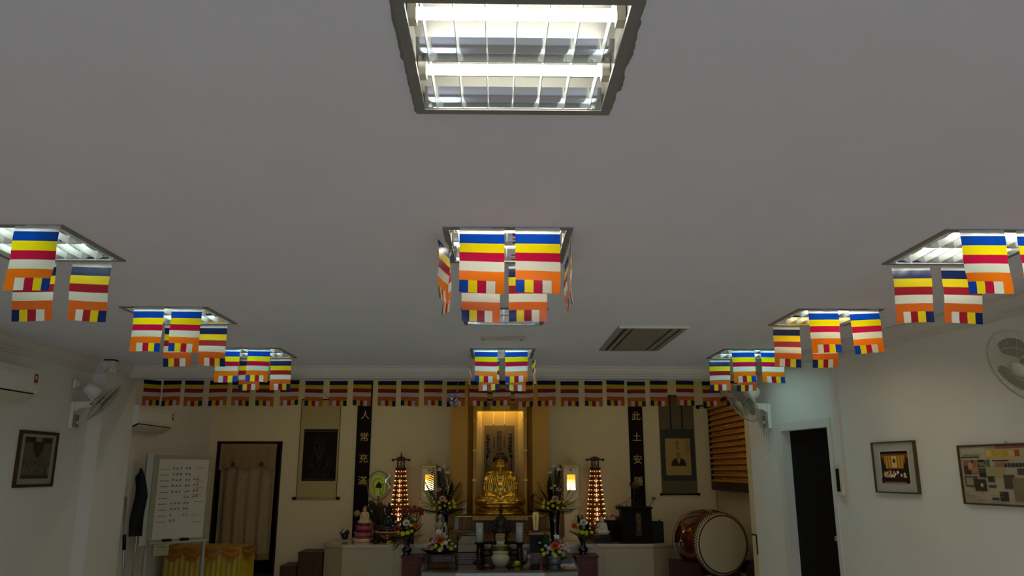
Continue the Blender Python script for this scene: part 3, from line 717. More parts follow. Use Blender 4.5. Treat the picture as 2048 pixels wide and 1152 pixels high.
# ------------------------------------------------------------------ doorway curtain
M_CURT = mat('old lace curtain', '#a8926a', 0.9, noise=0.28, scale=26, bump=0.25, bscale=40, thin=.2)
M_CURT2 = mat('curtain valance', '#8c7046', 0.9, noise=0.2, scale=24, bump=0.2, bscale=50)
t = thing('door_curtain', 'faded beige lace curtain with scalloped valance hung in the dark doorway', 'curtain', (-3.62, YF + .02, 0))
cx0, cx1 = -.402, .402
def cur(u, v):
    x = cx0 + (cx1 - cx0) * u * (1 - .02 * v) + .0 * v
    k = .012 + .018 * v
    return (x, .02 + k * sin(u * 29 + sin(v * 3) * .7) + .012 * sin(u * 11 + v * 2) - .02 * v * cos((u - .52) * 6), 1.955 - v * (1.955 - .436))
b = B(); b.sheet(cur, 90, 30); b.build('drape', M_CURT, t, recalc=False)
def val(u, v):
    low = .262 + .105 * abs(sin((u * 2.05 + .48) * pi)) ** .75
    return (cx0 + (cx1 - cx0) * u, -.035 - .012 * v + .008 * sin(u * 40) * v, 1.962 - v * (low if True else 0))
b = B(); b.sheet(val, 80, 8); va = b.build('valance', M_CURT2, t, recalc=False)
for u in (.255, .76):
    b = B()
    for k in range(7): a = 2 * pi * k / 7; b.ell((cx0 + (cx1 - cx0) * u + .017 * cos(a), -.058, 1.675 + .022 * sin(a)), (.014, .010, .016), 8, 5)
    b.ell((cx0 + (cx1 - cx0) * u, -.062, 1.675), (.012, .012, .012), 8, 5); b.build('rosette', mat('curtain rosette', '#4e3a20', .9), va)
b = B(); b.sheet(lambda u, v: (cx0 + .03 + (cx1 - cx0 - .03) * u * .985, .02 + .03 * sin(u * 29) * .6, .438 - v * (.082 + .012 * (int(u * 60) % 2))), 120, 2); b.build('fringe', M_CURT2, t, recalc=False)
b = B(); b.tube([(-.425, 0, 1.965), (.445, 0, 1.965)], .009, 8); b.build('curtain_rod', M_FRAMED, t)

# ------------------------------------------------------------------ whiteboard on its stand
wa, wb = Vector((-4.0, 9.24, 0)), Vector((-3.49, 9.70, 0))
wd = (wb - wa).length; wrz = atan2(wb.y - wa.y, wb.x - wa.x)
t = thing('whiteboard', 'portrait whiteboard with faint handwritten rows on a wheeled stand in the alcove', 'whiteboard', ((wa.x + wb.x) / 2, (wa.y + wb.y) / 2, 0), wrz)
zt, zb = 1.765, .775; hw = wd / 2
b = B(); b.box(-hw + .03, hw - .03, -.012, .012, zb + .03, zt - .03); b.build('board', mat('whiteboard enamel', '#b9ae9c', .15, noise=.04, scale=3), t)
M_WF = mat('whiteboard rail', '#8b8468', .4, metal=.3, noise=.05)
for nm, q in (('rail', (-hw, hw, zt - .05, zt)), ('rail', (-hw, hw, zb, zb + .035)), ('stile', (hw - .04, hw, zb + .035, zt - .05)), ('stile', (-hw, -hw + .06, zb + .035, zt - .05))):
    b = B(); b.box(q[0], q[1], -.022, .022, q[2], q[3], .004); b.build(nm, M_WF, t)
b = B(); b.box(-hw - .075, -hw - .002, -.02, .03, zb - .02, zt + .01, .004); b.build('side_post', M_ALU, t)
b = B(); b.prism([(-.022, zb + .015), (-.10, zb - .005), (-.10, zb + .012), (-.092, zb + .012), (-.09, zb + .004), (-.022, zb + .023)], -hw + .02, hw, 'x'); b.build('pen_tray', mat('tray cream', '#a09672', .5), t)
b = B(); b.box(hw - .03, hw - .0, -.015, .02, .05, zb); b.build('leg', M_ALU, t)
b = B(); b.box(-hw + .0, -hw + .03, -.015, .02, .05, zb); b.build('leg', M_ALU, t)
for sx in (-1, 1):
    b = B(); b.box(sx * (hw - .015) - .02, sx * (hw - .015) + .02, -.2, .2, .05, .08, .006); f = b.build('foot', M_ALU, t)
    for yy in (-.18, .18):
        b = B(); b.T = Matrix.Translation((sx * (hw - .015), yy, .025)) @ Matrix.Rotation(radians(90), 4, 'Y'); b.lathe([(.025, -.012), (.025, .012)], seg=14); b.build('castor', M_BLACK, f)
pr = Print(-.0125); rnd = random.Random(21)
X0 = -hw + .085
rows_ = [(3, 1, 0), (3, 1, 0), (3, 1, 1), (3, 1, 1), (3, 1, 1), (0, 1, 1), (3, 1, 0), (3, 1, 0), (1, 1, 0), (2, 0, 0)]
for k, (g3, g2, g1) in enumerate(rows_):
    z = zt - .155 - k * .066; sh = -.0 * k
    scribble(pr, X0 - .0, z - .012, .10, .012, '#6b6452', rnd, .006)
    for q in range(g3): glyph(pr, X0 + .15 + q * .042, z, .03, '#5a564a', rnd, .0045)
    if g2:
        for q in range(2): glyph(pr, X0 + .30 + q * .036, z + .0, .028, '#56524a', rnd, .0045)
    if g1:
        for q in range(2): glyph(pr, X0 + .40 + q * .038, z + .008, .03, '#56524a', rnd, .0045)
for k in range(9):
    if k in (1, 6): continue
    scribble(pr, hw - .20 + rnd.uniform(-.03, .02), zt - .15 - k * .078, rnd.uniform(.06, .12), .008, '#6f6857', rnd, .005)
pr.done('handwriting', t)['kind'] = 'stuff'
def on_board(x, y, z): return world_of(t) @ Vector((x, y, z))
for k, (x, lab) in enumerate(((-.13, 'black oval whiteboard eraser on the pen tray, nearer the box'), (.07, 'black oval whiteboard eraser in the middle of the pen tray'))):
    e = thing('whiteboard_eraser', lab, 'eraser', on_board(x, -.062, zb + .010), wrz, 'erasers on the whiteboard tray')
    b = B(); b.lathe([(.055, 0), (.055, .012)], seg=24, sq=.45); b.build('felt_pad', mat('grey felt', '#3b3a38', .9), e)
    b = B(); b.lathe([(.056, .012), (.056, .022), (.048, .032), (0, .034)], seg=24, sq=.45); b.build('grip', M_BLACK, e)
e = thing('marker_box', 'small cream box with a black slot hanging at the lower corner of the whiteboard', 'box', on_board(-hw + .13, -.115, zb - .13), wrz)
b = B(); b.box(-.085, .085, -.035, .03, 0, .125, .004); b.build('case', mat('cream box', '#8f8663', .5), e)
b = B(); b.box(-.05, .05, -.0365, -.034, .093, .099); b.build('slot', M_BLACK, e)
# dark cloth bag behind the board
t = thing('black_bag', 'tall black cloth cover propped against the alcove wall behind the whiteboard', 'cover', (-4.09, 9.07, 0))
b = B(); b.sheet(lambda u, v: (-.015 + .012 * sin(v * 7) + .15 * u * min(1, .5 + v * 1.2), .03 * sin(u * 6 + v * 4) - .03, 1.61 - .10 * (1 - u) ** 2 * (1 - v) - v * .74), 12, 24); b.build('cloth', mat('black cloth', '#08080a', .95, noise=.3), t, recalc=False)
b = B(); b.tube([(.05, .03, 0), (.05, .03, 1.5)], .011, 8); b.build('pole', M_ALU, t)
t = thing('folding_pole', 'grey pole leaning against the pillar return beside the black cover', 'pole', (-4.02, 8.86, 0))
b = B(); b.tube([(.015, 0, 0), (-.10, .05, 1.30)], .013, 10); b.build('pole', M_ALU, t)
b = B(); b.tube([(-.048, .028, .74), (-.064, .034, .90)], .019, 10); b.build('grip', M_BLACK, t)

# ------------------------------------------------------------------ yellow skirted table
M_YEL = mat('yellow satin', '#a88c12', 0.45, noise=.08, scale=6)
M_ORG = mat('orange satin swag', '#9a5e10', 0.45, noise=.1, scale=8)
t = thing('skirted_table', 'table with pleated yellow satin skirt and orange swags beneath the whiteboard', 'table', (-3.62, 10.26, 0))
tx, ty, tz = .47, .25, .665
b = B(); b.box(-tx, tx, -ty, ty, tz - .03, tz, .006); b.build('tabletop', M_YEL, t)
for sx in (-1, 1):
    for sy in (-1, 1): b = B(); b.box(sx * (tx - .06) - .02, sx * (tx - .06) + .02, sy * (ty - .06) - .02, sy * (ty - .06) + .02, 0, tz - .03); b.build('leg', M_DARKW, t)
per = [(-tx, ty), (-tx, -ty), (tx, -ty), (tx, ty)]
def along(s):
    L = [2 * ty, 2 * tx, 2 * ty]; d = s * sum(L); k = 0
    while k < 2 and d > L[k]: d -= L[k]; k += 1
    p, q = Vector(per[k]), Vector(per[k + 1]); dr = (q - p).normalized(); nn = Vector((dr.y, -dr.x))
    return p + dr * d, nn
def skirt(u, v):
    p, nn = along(u); w = .012 * sin(u * 190) * (.4 + v) + .01
    return (p.x + nn.x * w, p.y + nn.y * w, tz - .012 - v * (tz - .03))
b = B(); b.sheet(skirt, 300, 6); b.build('skirt', M_YEL, t, recalc=False)
for k in range(4):
    x0, x1 = -tx + k * tx / 2, -tx + (k + 1) * tx / 2
    b = B(); b.sheet(lambda u, v: (x0 + (x1 - x0) * u, -ty - .028 - .016 * sin(v * 14) * sin(u * pi) - .02 * sin(u * pi), tz + .004 - v * (.07 + .10 * sin(u * pi))), 16, 12); b.build('swag', M_ORG, t, recalc=False)
for sx in (-1, 1):
    b = B(); b.sheet(lambda u, v: (sx * (tx + .026 + .012 * sin(v * 14) * sin(u * pi)), -ty + 2 * ty * u, tz + .004 - v * (.07 + .1 * sin(u * pi))), 16, 12); b.build('swag', M_ORG, t, recalc=False)

# ------------------------------------------------------------------ hanging scrolls
M_SCR = mat('scroll paper', '#a8975f', .8, noise=.05, scale=40)
t = thing('hanging_scroll', 'pale hanging scroll with a black panel and a thin line drawing of a bearded sage', 'scroll', (-2.60, YF, 0))
b = B(); b.box(-.285, .285, -.016, -.012, 1.20, 2.60); b.build('sheet', M_SCR, t)
for s in (-1, 1): b = B(); b.box(s * .287 - .004, s * .287 + .004, -.018, -.011, 1.20, 2.60); b.build('edge_strip', M_FRAMED, t)
b = B(); b.T = Matrix.Translation((0, -.022, 1.195)) @ Matrix.Rotation(radians(90), 4, 'Y'); b.lathe([(.016, -.285), (.016, .285)], seg=14); b.build('roller', M_SCR, t)
for s in (-1, 1): b = B(); b.T = Matrix.Translation((s * .312, -.022, 1.195)) @ Matrix.Rotation(radians(90), 4, 'Y'); b.lathe([(.022, -.027), (.022, .027)], seg=14); b.build('roller_end', M_DARKW, t)
b = B(); b.T = Matrix.Translation((0, -.018, 2.605)) @ Matrix.Rotation(radians(90), 4, 'Y'); b.lathe([(.01, -.29), (.01, .29)], seg=10); b.build('top_rod', M_DARKW, t)
b = B(); b.tube([(-.12, -.018, 2.61), (0, -.01, 2.72), (.12, -.018, 2.61)], .003, 5); b.build('hanging_cord', M_FRAMED, t)
pr = Print(-.0165); pr.rect(-.228, .262, 1.436, 2.174, '#0c0a09'); pr.rect(-.215, .25, 2.14, 2.152, '#4b3d30'); pr.rect(-.215, .25, 1.456, 1.468, '#4b3d30')
pr.rect(-.228, .262, 1.436, 1.447, '#24140d'); C = '#4a463c'; rnd = random.Random(4)
fx = .01
def S(pts, w=.004): pr.stroke([(fx + x, z) for x, z in pts], w, C)
S([(-.075, 1.90), (-.07, 2.0), (-.04, 2.05), (.0, 2.065), (.045, 2.05), (.07, 2.0), (.07, 1.92)]); S([(-.06, 1.99), (-.02, 2.0), (-.0, 1.985), (.03, 2.0), (.065, 1.99)]); S([(-.045, 1.965), (-.015, 1.968)], .007); S([(.02, 1.968), (.05, 1.965)], .007)
S([(.0, 1.98), (-.008, 1.93), (.012, 1.925)]); S([(-.02, 1.905), (.025, 1.905)], .006); S([(-.07, 1.92), (-.06, 1.84), (-.03, 1.78), (.005, 1.74), (.035, 1.79), (.06, 1.85), (.07, 1.92)])
for k in range(6): S([(-.045 + k * .018, 1.89), (-.035 + k * .016, 1.82), (-.01 + k * .006, 1.755)], .003)
S([(-.075, 1.9), (-.10, 1.8), (-.15, 1.76), (-.17, 1.70), (-.14, 1.64), (-.06, 1.60), (.05, 1.59), (.14, 1.62), (.185, 1.68), (.16, 1.77), (.10, 1.82), (.07, 1.86)])
S([(-.10, 1.78), (-.11, 1.68), (-.02, 1.615)]); S([(.10, 1.79), (.13, 1.68), (.06, 1.61)]); S([(-.02, 1.74), (-.005, 1.66), (.0, 1.62), (.02, 1.66), (.03, 1.74)])
S([(.14, 1.75), (.15, 1.69), (.11, 1.63)]); S([(-.14, 1.74), (-.13, 1.67), (-.08, 1.63)])
for r in range(6):
    for q in range(10): glyph(pr, -.145 + q * .034, 1.615 - .06 - r * .021 + .012, .012, '#56503f', rnd, .0026) if not (r == 5 and q > 6) else None
pr.done('sage_panel', t)

t = thing('hanging_scroll', 'hanging scroll with dark green border and a small portrait of a robed monk', 'scroll', (2.655, YF, 0))
b = B(); b.box(-.26, .26, -.016, -.012, 1.25, 2.66); b.build('sheet', mat('scroll olive silk', '#5b5030', .8, noise=.1, scale=80), t)
b = B(); b.box(-.247, .247, -.019, -.0155, 1.435, 2.175); b.build('border', mat('scroll green brocade', '#2c2a1a', .7, noise=.35, scale=70), t)
b = B(); b.T = Matrix.Translation((0, -.022, 1.245)) @ Matrix.Rotation(radians(90), 4, 'Y'); b.lathe([(.014, -.26), (.014, .26)], seg=14); b.build('roller', M_FRAMED, t)
for s in (-1, 1): b = B(); b.T = Matrix.Translation((s * .272, -.022, 1.245)) @ Matrix.Rotation(radians(90), 4, 'Y'); b.lathe([(.019, -.018), (.019, .018)], seg=12); b.build('roller_end', M_DARKW, t)
for x in (-.085, .085): b = B(); b.box(x - .012, x + .012, -.020, -.015, 2.175, 2.66); b.build('wind_ribbon', mat('ribbon', '#241b10', .8), t)
b = B(); b.T = Matrix.Translation((0, -.018, 2.665)) @ Matrix.Rotation(radians(90), 4, 'Y'); b.lathe([(.01, -.265), (.01, .265)], seg=10); b.build('top_rod', M_DARKW, t)
pr = Print(-.0195); pr.rect(-.185, .185, 1.512, 2.04, '#a3864a'); rnd = random.Random(8)
pr.poly([(-.105, 1.645), (.115, 1.645), (.11, 1.69), (.085, 1.735), (.045, 1.755), (-.035, 1.755), (-.08, 1.73), (-.105, 1.68)], '#33281a'); pr.poly([(-.03, 1.76), (.04, 1.76), (.008, 1.665)], '#a38a55'); pr.disc(.004, 1.79, .036, '#8a7440', .044, 18)
pr.stroke([(-.02, 1.79), (-.008, 1.79)], .004, '#4a3a20'); pr.stroke([(.014, 1.79), (.026, 1.79)], .004, '#4a3a20'); pr.stroke([(-.006, 1.768), (.014, 1.768)], .003, '#4a3a20')
for q in range(4): glyph(pr, .0, 1.995 - q * .032, .028, '#3a2e18', rnd, .005)
for q in range(5): glyph(pr, -.026, 1.995 - q * .022, .016, '#5a4a28', rnd, .003)
for c in (.125, .15):
    for q in range(8): glyph(pr, c, 2.0 - q * .024, .016, '#4a3c20', rnd, .003)
pr.done('monk_portrait', t)

# ------------------------------------------------------------------ couplet boards
M_MATTE = wood('matt dark board', '#0e0605', '#170b08', 0.75, 0.0)
M_MATTE.node_tree.nodes['Principled BSDF'].inputs['Specular IOR Level'].default_value = .15
def couplet(label, x, chars, zs, cx):
    t = thing('couplet_board', label, 'board', (x, YF, 0))
    b = B(); b.box(-.103, .103, -.035, -.004, .66, 2.97, .006); b.build('plank', M_MATTE, t)
    for s in (-1, 1): b = B(); b.box(s * .098 - .006, s * .098 + .006, -.039, -.03, .66, 2.97, .002); b.build('edge_bead', M_MATTE, t)
    for c, z in zip(chars, zs): text_mesh(c, .135, mat('gilt lettering', '#b79a52', .45, metal=.3), t, (cx, -.037, z), sx=1.0, name='gilt_character', extrude=.0015)
couplet('tall dark couplet board with gilt characters nearer the bearded sage scroll', -1.957, '人常充滿', [2.37, 2.052, 1.745, 1.429], .012)
couplet('tall dark couplet board with gilt characters nearer the monk scroll', 2.045, '此土安隱', [2.357, 2.052, 1.729, 1.418], .010)
b = B(); b.lathe([(0, -.005), (.045, -.004), (.047, .004), (0, .005)], seg=24); o = b.build('round_plaque', mat('pale jade disc', '#9b9149', .4)); o.location = (-2.0, YF - .045, .985); o.rotation_euler = (radians(90), 0, 0)
tag(o, 'small round pale green disc fixed low on the couplet board above the pink porcelain statue', 'disc')

# ------------------------------------------------------------------ board of a thousand small gilt figures, right alcove wall
t = thing('votive_cabinet', 'tall wall cabinet with rows of tiny gilt votive figures on the alcove side wall', 'cabinet', (3.2, 10.25, 0), RZ_R * 0 - radians(90))
M_VOTL = mat('votive ledge gold', '#c8961e', 0.35, metal=.3, noise=.12, scale=30)
M_VOT = mat('votive gold', '#a8641e', 0.25, metal=.6, noise=.15, scale=40)
M_RED = mat('dark red lacquer', '#4a1408', .4, noise=.1)
x0, x1 = -1.0, 1.0; zb, zt = 1.31, 2.52
b = B(); b.box(x0, x1, -.04, -.002, zb, zt); b.build('back_panel', M_RED, t)
for nm, q in (('side', (x0 - .02, x0, zb, zt)), ('side', (x1, x1 + .02, zb, zt)), ('head', (x0 - .02, x1 + .02, zt, zt + .03)), ('plinth', (x0 - .02, x1 + .02, zb - .0, zb + .115))):
    b = B(); b.box(q[0], q[1], -.135, -.002, q[2], q[3], .003); b.build(nm, M_DARKW, t)
N = 14; pitch = (zt - zb - .125) / N
led = None
for r in range(N):
    z = zb + .118 + r * pitch
    if led is None:
        b = B(); b.box(x0, x1, -.132, -.03, 0, .026, .003); led = b.build('ledge', M_VOTL, t); led.location.z = z
        row = B(); m = 40
        for k in range(m):
            row.T = Matrix.Translation((x0 + .03 + (x1 - x0 - .06) * k / (m - 1), -.095, .026))
            row.lathe([(0, .0), (.019, .0), (.020, .008), (.011, .014), (.014, .022), (.010, .034), (.005, .037), (.0085, .044), (.006, .051), (0, .054)], seg=7)
        ro = row.build('votive_figures', M_VOT, t, kind='stuff'); ro.location.z = z
    else:
        dup(led, 'ledge', t, loc=(0, 0, z)); dup(ro, 'votive_figures', t, loc=(0, 0, z))
# small bracket spot on the altar wall
t = thing('spot_bracket', 'small black spot lamp on a short bracket beside the votive cabinet', 'lamp', (2.985, YF, 2.50))
b = B(); b.lathe([(.03, 0), (.03, -.012)], seg=12); o = b.build('wall_rose', M_BLACK, t); o.rotation_euler = (radians(-90), 0, 0)
b = B(); b.tube([(0, 0, 0), (.0, -.10, .01), (.05, -.14, .01)], .010, 8); b.build('arm', M_BLACK, t)
b = B(); b.T = Matrix.Translation((.10, -.16, .005)) @ Matrix.Rotation(radians(75), 4, 'Y'); b.lathe([(0, -.05), (.028, -.045), (.038, .05), (.032, .05), (.0, .03)], seg=16); b.build('spot_head', M_BLACK, t)
# wall seam pipe in the corner
b = B(); b.tube([(3.17, YF - .02, 0), (3.17, YF - .02, 1.30)], .012, 8); tag(b.build('corner_pipe', M_WALL2), 'thin painted pipe in the alcove corner below the votive cabinet', 'pipe')
t = thing('wall_hook', 'small black bent hook on the edge of the wall beside the drum', 'hook', rw(8.60, .80, .0), RZ_R)
b = B(); b.tube([(-.02, -.004, -.10), (-.02, -.006, .0), (-.02, -.006, .10)], .007, 8); b.build('stem', M_BLACK, t)
b = B(); b.tube([(-.02, -.006, .10), (-.02, -.06, .11)], .008, 8); b.build('hook_arm', M_BLACK, t)

# ------------------------------------------------------------------ the big drum
dface, dn = Vector((2.755, 9.76, .705)), Vector((.30, -.954, .0)).normalized()
R0, RM, LEN = .343, .400, .60
t = thing('temple_drum', 'big red lacquered barrel drum with pale skin heads and a row of studs', 'drum', (dface.x - dn.x * LEN / 2, dface.y - dn.y * LEN / 2, dface.z), atan2(dn.x, -dn.y))
M_DRUM = mat('drum red lacquer', '#4d1607', .12, noise=.12, scale=5, coat=.8)
rot = Matrix.Rotation(radians(90), 4, 'X')        # lathe z -> -y: the face looks to -y
n = 14
b = B(); b.T = rot; b.lathe([(R0 + (RM - R0) * sin(pi * k / n) ** .8, -LEN / 2 + LEN * k / n) for k in range(n + 1)], seg=64); b.build('barrel', M_DRUM, t)
M_SKIN = mat('drum skin', '#a89a78', .55, noise=.07, scale=3)
for s in (1, -1):
    b = B(); b.T = rot; b.lathe([(0, s * (LEN / 2 + .004)), (R0 * .9, s * (LEN / 2 + .004)), (R0 + .001, s * (LEN / 2 - .004)), (R0 + .022, s * (LEN / 2 - .03)), (R0 + .032, s * (LEN / 2 - .055))], seg=64); h = b.build('drum_head', M_SKIN, t)
    b = B()
    for k in range(72):
        a = 2 * pi * k / 72
        for q in (0, 1):
            aa = a + q * pi / 72; rr = R0 + .017 + .010 * q; yy = -s * (LEN / 2 - .022 - .020 * q)
            b.ell((rr * cos(aa), yy, rr * sin(aa)), .0092, 6, 4)
    b.build('studs', M_BLACK, h, kind='stuff')
for s in (-1, 1):
    b = B(); b.T = Matrix.Translation((s * (RM + .006), 0, .03)); b.ring((0, 0, -.04), .045, .007, 'x', 20, 6); b.ell((0, 0, 0), .016, 10, 6); b.build('ring_handle', M_CHROME, t)
ds = thing('drum_stand', 'dark red wooden cradle stand under the big drum', 'stand', (t.location.x, t.location.y, 0), t.rotation_euler[2])
for s in (-1, 1):
    b = B(); b.prism([(s * .20, .0), (s * .42, 0), (s * .42, .50), (s * .36, .50), (s * .30, .375), (s * .20, .335)], -.30, .30, 'y'); b.build('cradle_side', mat('stand red wood', '#2c0c06', .3, noise=.15, coat=.4), ds)
for y in (-.26, .26): b = B(); b.prism([(-.22, .04), (.22, .04), (.22, .25), (.1, .21), (-.1, .21), (-.22, .25)], y - .03, y + .03, 'y'); b.build('cross_rail', mat('stand red wood', '#2c0c06'), ds)
for s in (-1, 1): b = B(); b.box(s * .24 - .03, s * .24 + .03, -.335, -.30, .335, .365, .003); b.build('brass_plate', mat('pale tab', '#7d7866', .4, metal=.6), ds)

# ================================================================== the altar
AX = .04                                          # axis of the altar
# marble shelf with cut corners
poly = [(-2.02, 10.6), (2.06, 10.6), (2.41, 10.84), (2.41, YF), (-2.31, YF), (-2.31, 10.88)]
t = thing('marble_shelf', 'long beige marble altar shelf with cut corners along the altar wall', 'altar shelf', (0, 11, 0))
b = B(); b.prism(poly, 0, .60, 'z'); b.build('base', mat('marble cladding', '#a39473', .35, noise=.10, scale=4), t, world=True)
b = B(); b.prism([(x + (.02 if x > 2.2 else -.02 if x < -2.2 else 0), y - (.02 if y < YF - .1 else 0)) for x, y in poly], .60, .64, 'z'); b.build('shelf_top', M_MARBLE, t, world=True)
for k, (px0, px1) in enumerate(((-2.02, -.66), (.74, 2.06))):
    for q in range(2):
        x0 = px0 + (px1 - px0) * q / 2; x1 = px0 + (px1 - px0) * (q + 1) / 2
        b = B(); b.box(x0 + .003, x1 - .003, 10.592, 10.602, .02, .598); b.build('cladding_panel', mat('marble cladding', '#a39473'), t, world=True)
for (p, q) in (((-2.31, 10.88), (-2.02, 10.6)), ((2.06, 10.6), (2.41, 10.84))):
    d = (Vector(q) - Vector(p)); L_ = d.length; a = atan2(d.y, d.x)
    b = B(); b.T = Matrix.Translation((p[0], p[1], 0)) @ Matrix.Rotation(a, 4, 'Z'); b.box(.004, L_ - .004, -.008, .002, .02, .598); b.build('cladding_panel', mat('marble cladding', '#a39473'), t, world=True)
# wooden steps at the side of the shelf
t = thing('wooden_step', 'small brown wooden box step against the end of the marble shelf', 'step', (-2.52, 11.2, 0))
b = B(); b.box(-.16, .17, -.24, .22, 0, .49, .004); b.build('box', M_FRAMED, t)
b = B(); b.box(-.165, .172, -.25, .225, .49, .51, .003); b.build('step_top', M_FRAMED, t)
b = B(); b.box(-.40, -.18, -.22, .22, 0, .335, .004); b.build('lower_box', M_FRAMED, t)

# tiered altar block behind the statue
t = thing('altar_block', 'golden brown tiered wooden altar block carrying the large gilded statue', 'altar', (AX, 11.15, 0))
b = B(); b.box(-.66, .66, -.42, .33, .64, .78, .004); b.build('lower_tier', M_BROWN, t)
b = B(); b.box(-.68, .68, -.44, .33, .78, .805, .004); b.build('tier_edge', M_BROWN, t)
b = B(); b.box(-.64, .64, -.30, .33, .805, .965, .004); b.build('upper_tier', M_BROWN, t)
b = B(); b.box(-.66, .66, -.32, .33, .965, .985, .004); b.build('tier_edge', M_GOLD2, t)
# statue table in front of the tiers
t = thing('statue_stand', 'carved brown offering stand with gilt edged top under the statue lotus', 'stand', (AX, 10.72, 0))
b = B(); b.box(-.37, .37, -.11, .13, .935, .992, .008); b.build('stand_top', wood('gilt edge wood', '#7d5a1c', '#a57f32'), t)
b = B(); b.prism([(-.34, .935), (.34, .935), (.30, .90), (.27, .86), (-.27, .86), (-.30, .90)], -.09, .11, 'y'); b.build('apron', M_FRAMED, t)
b = B(); b.box(-.25, .25, -.07, .02, .806, .86); b.build('neck', M_DARKW, t)

# gold screen with the lit niche
t = thing('gold_niche', 'tall gold altar niche with slanted cheeks and a hidden warm lamp above', 'niche', (AX, YF, 0))
zt, yb, yf = 2.98, -.02, -.38
for s in (-1, 1):
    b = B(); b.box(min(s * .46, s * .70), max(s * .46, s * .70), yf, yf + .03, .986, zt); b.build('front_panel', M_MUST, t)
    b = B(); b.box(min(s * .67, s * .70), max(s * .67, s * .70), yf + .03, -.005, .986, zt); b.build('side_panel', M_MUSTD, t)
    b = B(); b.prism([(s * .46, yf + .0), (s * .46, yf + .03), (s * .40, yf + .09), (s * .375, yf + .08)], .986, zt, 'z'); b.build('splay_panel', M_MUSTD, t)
    b = B(); b.box(min(s * .335, s * .385), max(s * .335, s * .385), yf + .06, yf + .12, .986, zt, .006); b.build('jamb', M_MUST, t)
    for z in (1.45, 1.86, 2.28):
        b = B(); b.box(min(s * .33, s * .39), max(s * .33, s * .39), yf + .05, yf + .125, z - .018, z + .018, .004); b.build('jamb_band', M_GOLD2, t)
    b = B(); b.prism([(s * .335, yf + .10), (s * .335, yf + .14), (s * .275, yb), (s * .262, yb - .02)], .986, 2.62, 'z'); b.build('cheek', M_CREAM2, t)
b = B(); b.box(-.34, .34, yb - .005, yb + .015, .986, 2.75); b.build('back_panel', mat('niche silk', '#b9a05e', .7, noise=.08, scale=30), t)
b = B(); b.box(-.335, .335, yf + .06, yf + .12, 2.415, 2.50, .004); b.build('lintel', M_GOLD2, t)
b = B(); b.box(-.335, .335, yf + .06, yf + .10, 2.50, zt); b.build('lintel_board', M_MUST, t)
for z in (2.56, 2.66, 2.76): b = B(); b.box(-.36, .36, yf + .045, yf + .06, z, z + .03, .003); b.build('lintel_slat', M_FRAMED, t)
for s in (-1, 1): b = B(); b.box(s * .20 - .055, s * .20 + .055, yf + .03, yf + .062, 2.43, 2.52, .006); b.build('lintel_bracket', M_MUSTD, t)
b = B(); b.box(-.33, .33, yf + .12, yb, 2.60, 2.62); b.build('niche_ceiling', M_CREAM2, t)
b = B(); b.tube([(-.27, yf + .155, 2.47), (.27, yf + .155, 2.47)], .014, 10); b.build('lamp_tube', mat('niche lamp', '#fff0c0', .4, noise=0, emit=(1.0, .68, .13), estr=17.0), t)
# centre scroll
t = thing('calligraphy_scroll', 'old grey calligraphy scroll hanging in the lit niche behind the statue', 'scroll', (AX - .01, YF - .04, 0))
b = B(); b.box(-.275, .275, -.008, -.003, 1.0, 2.50); b.build('mounting', mat('scroll mounting', '#b29c66', .8, noise=.08, scale=50), t)
b = B(); b.box(-.222, .222, -.011, -.008, 1.10, 2.225); b.build('paper', mat('old scroll paper', '#6d5f42', .85, noise=.2, scale=9), t)
for x in (-.085, .075):
    b = B(); b.box(x - .008, x + .008, -.012, -.008, 2.22, 2.47); b.build('wind_ribbon', M_CREAM, t)
    b = B(); b.prism([(x - .012, 2.225), (x + .012, 2.225), (x, 2.25)], -.014, -.009, 'y'); b.build('tassel', M_FRAMED, t)
INK = mat('scroll ink', '#17110a', .8, noise=.1)
for k, c in enumerate('南無妙法蓮華經'): text_mesh(c, .105 if k < 5 else .09, INK, t, (0, -.0125, 2.095 - k * .078), sx=.85, name='ink_character', extrude=.0004)
pr = Print(-.0115); rnd = random.Random(12)
for s in (-1, 1):
    for q in range(6): glyph(pr, s * .165 + rnd.uniform(-.01, .01), 2.07 - q * .055, .075 - .004 * q, '#17110a', rnd, .010)
    pr.stroke([(s * .175, 1.80), (s * .18, 1.70), (s * .185, 1.55), (s * .17, 1.42), (s * .19, 1.30)], .009, '#17110a'); pr.disc(s * .178, 1.77, .016, '#17110a', .02)
    pr.stroke([(s * .18, 1.68), (s * .14, 1.60), (s * .155, 1.48), (s * .19, 1.42)], .006, '#17110a')
    for q in range(5): glyph(pr, s * .075, 2.05 - q * .035, .03, '#2b2216', rnd, .004)
    for q in range(4): pr.stroke([(s * .17 + rnd.uniform(-.04, .04), 1.40 - q * .05), (s * .17 + rnd.uniform(-.05, .05), 1.33 - q * .05)], .012, '#2b2216')
pr.done('side_columns', t)['kind'] = 'stuff'

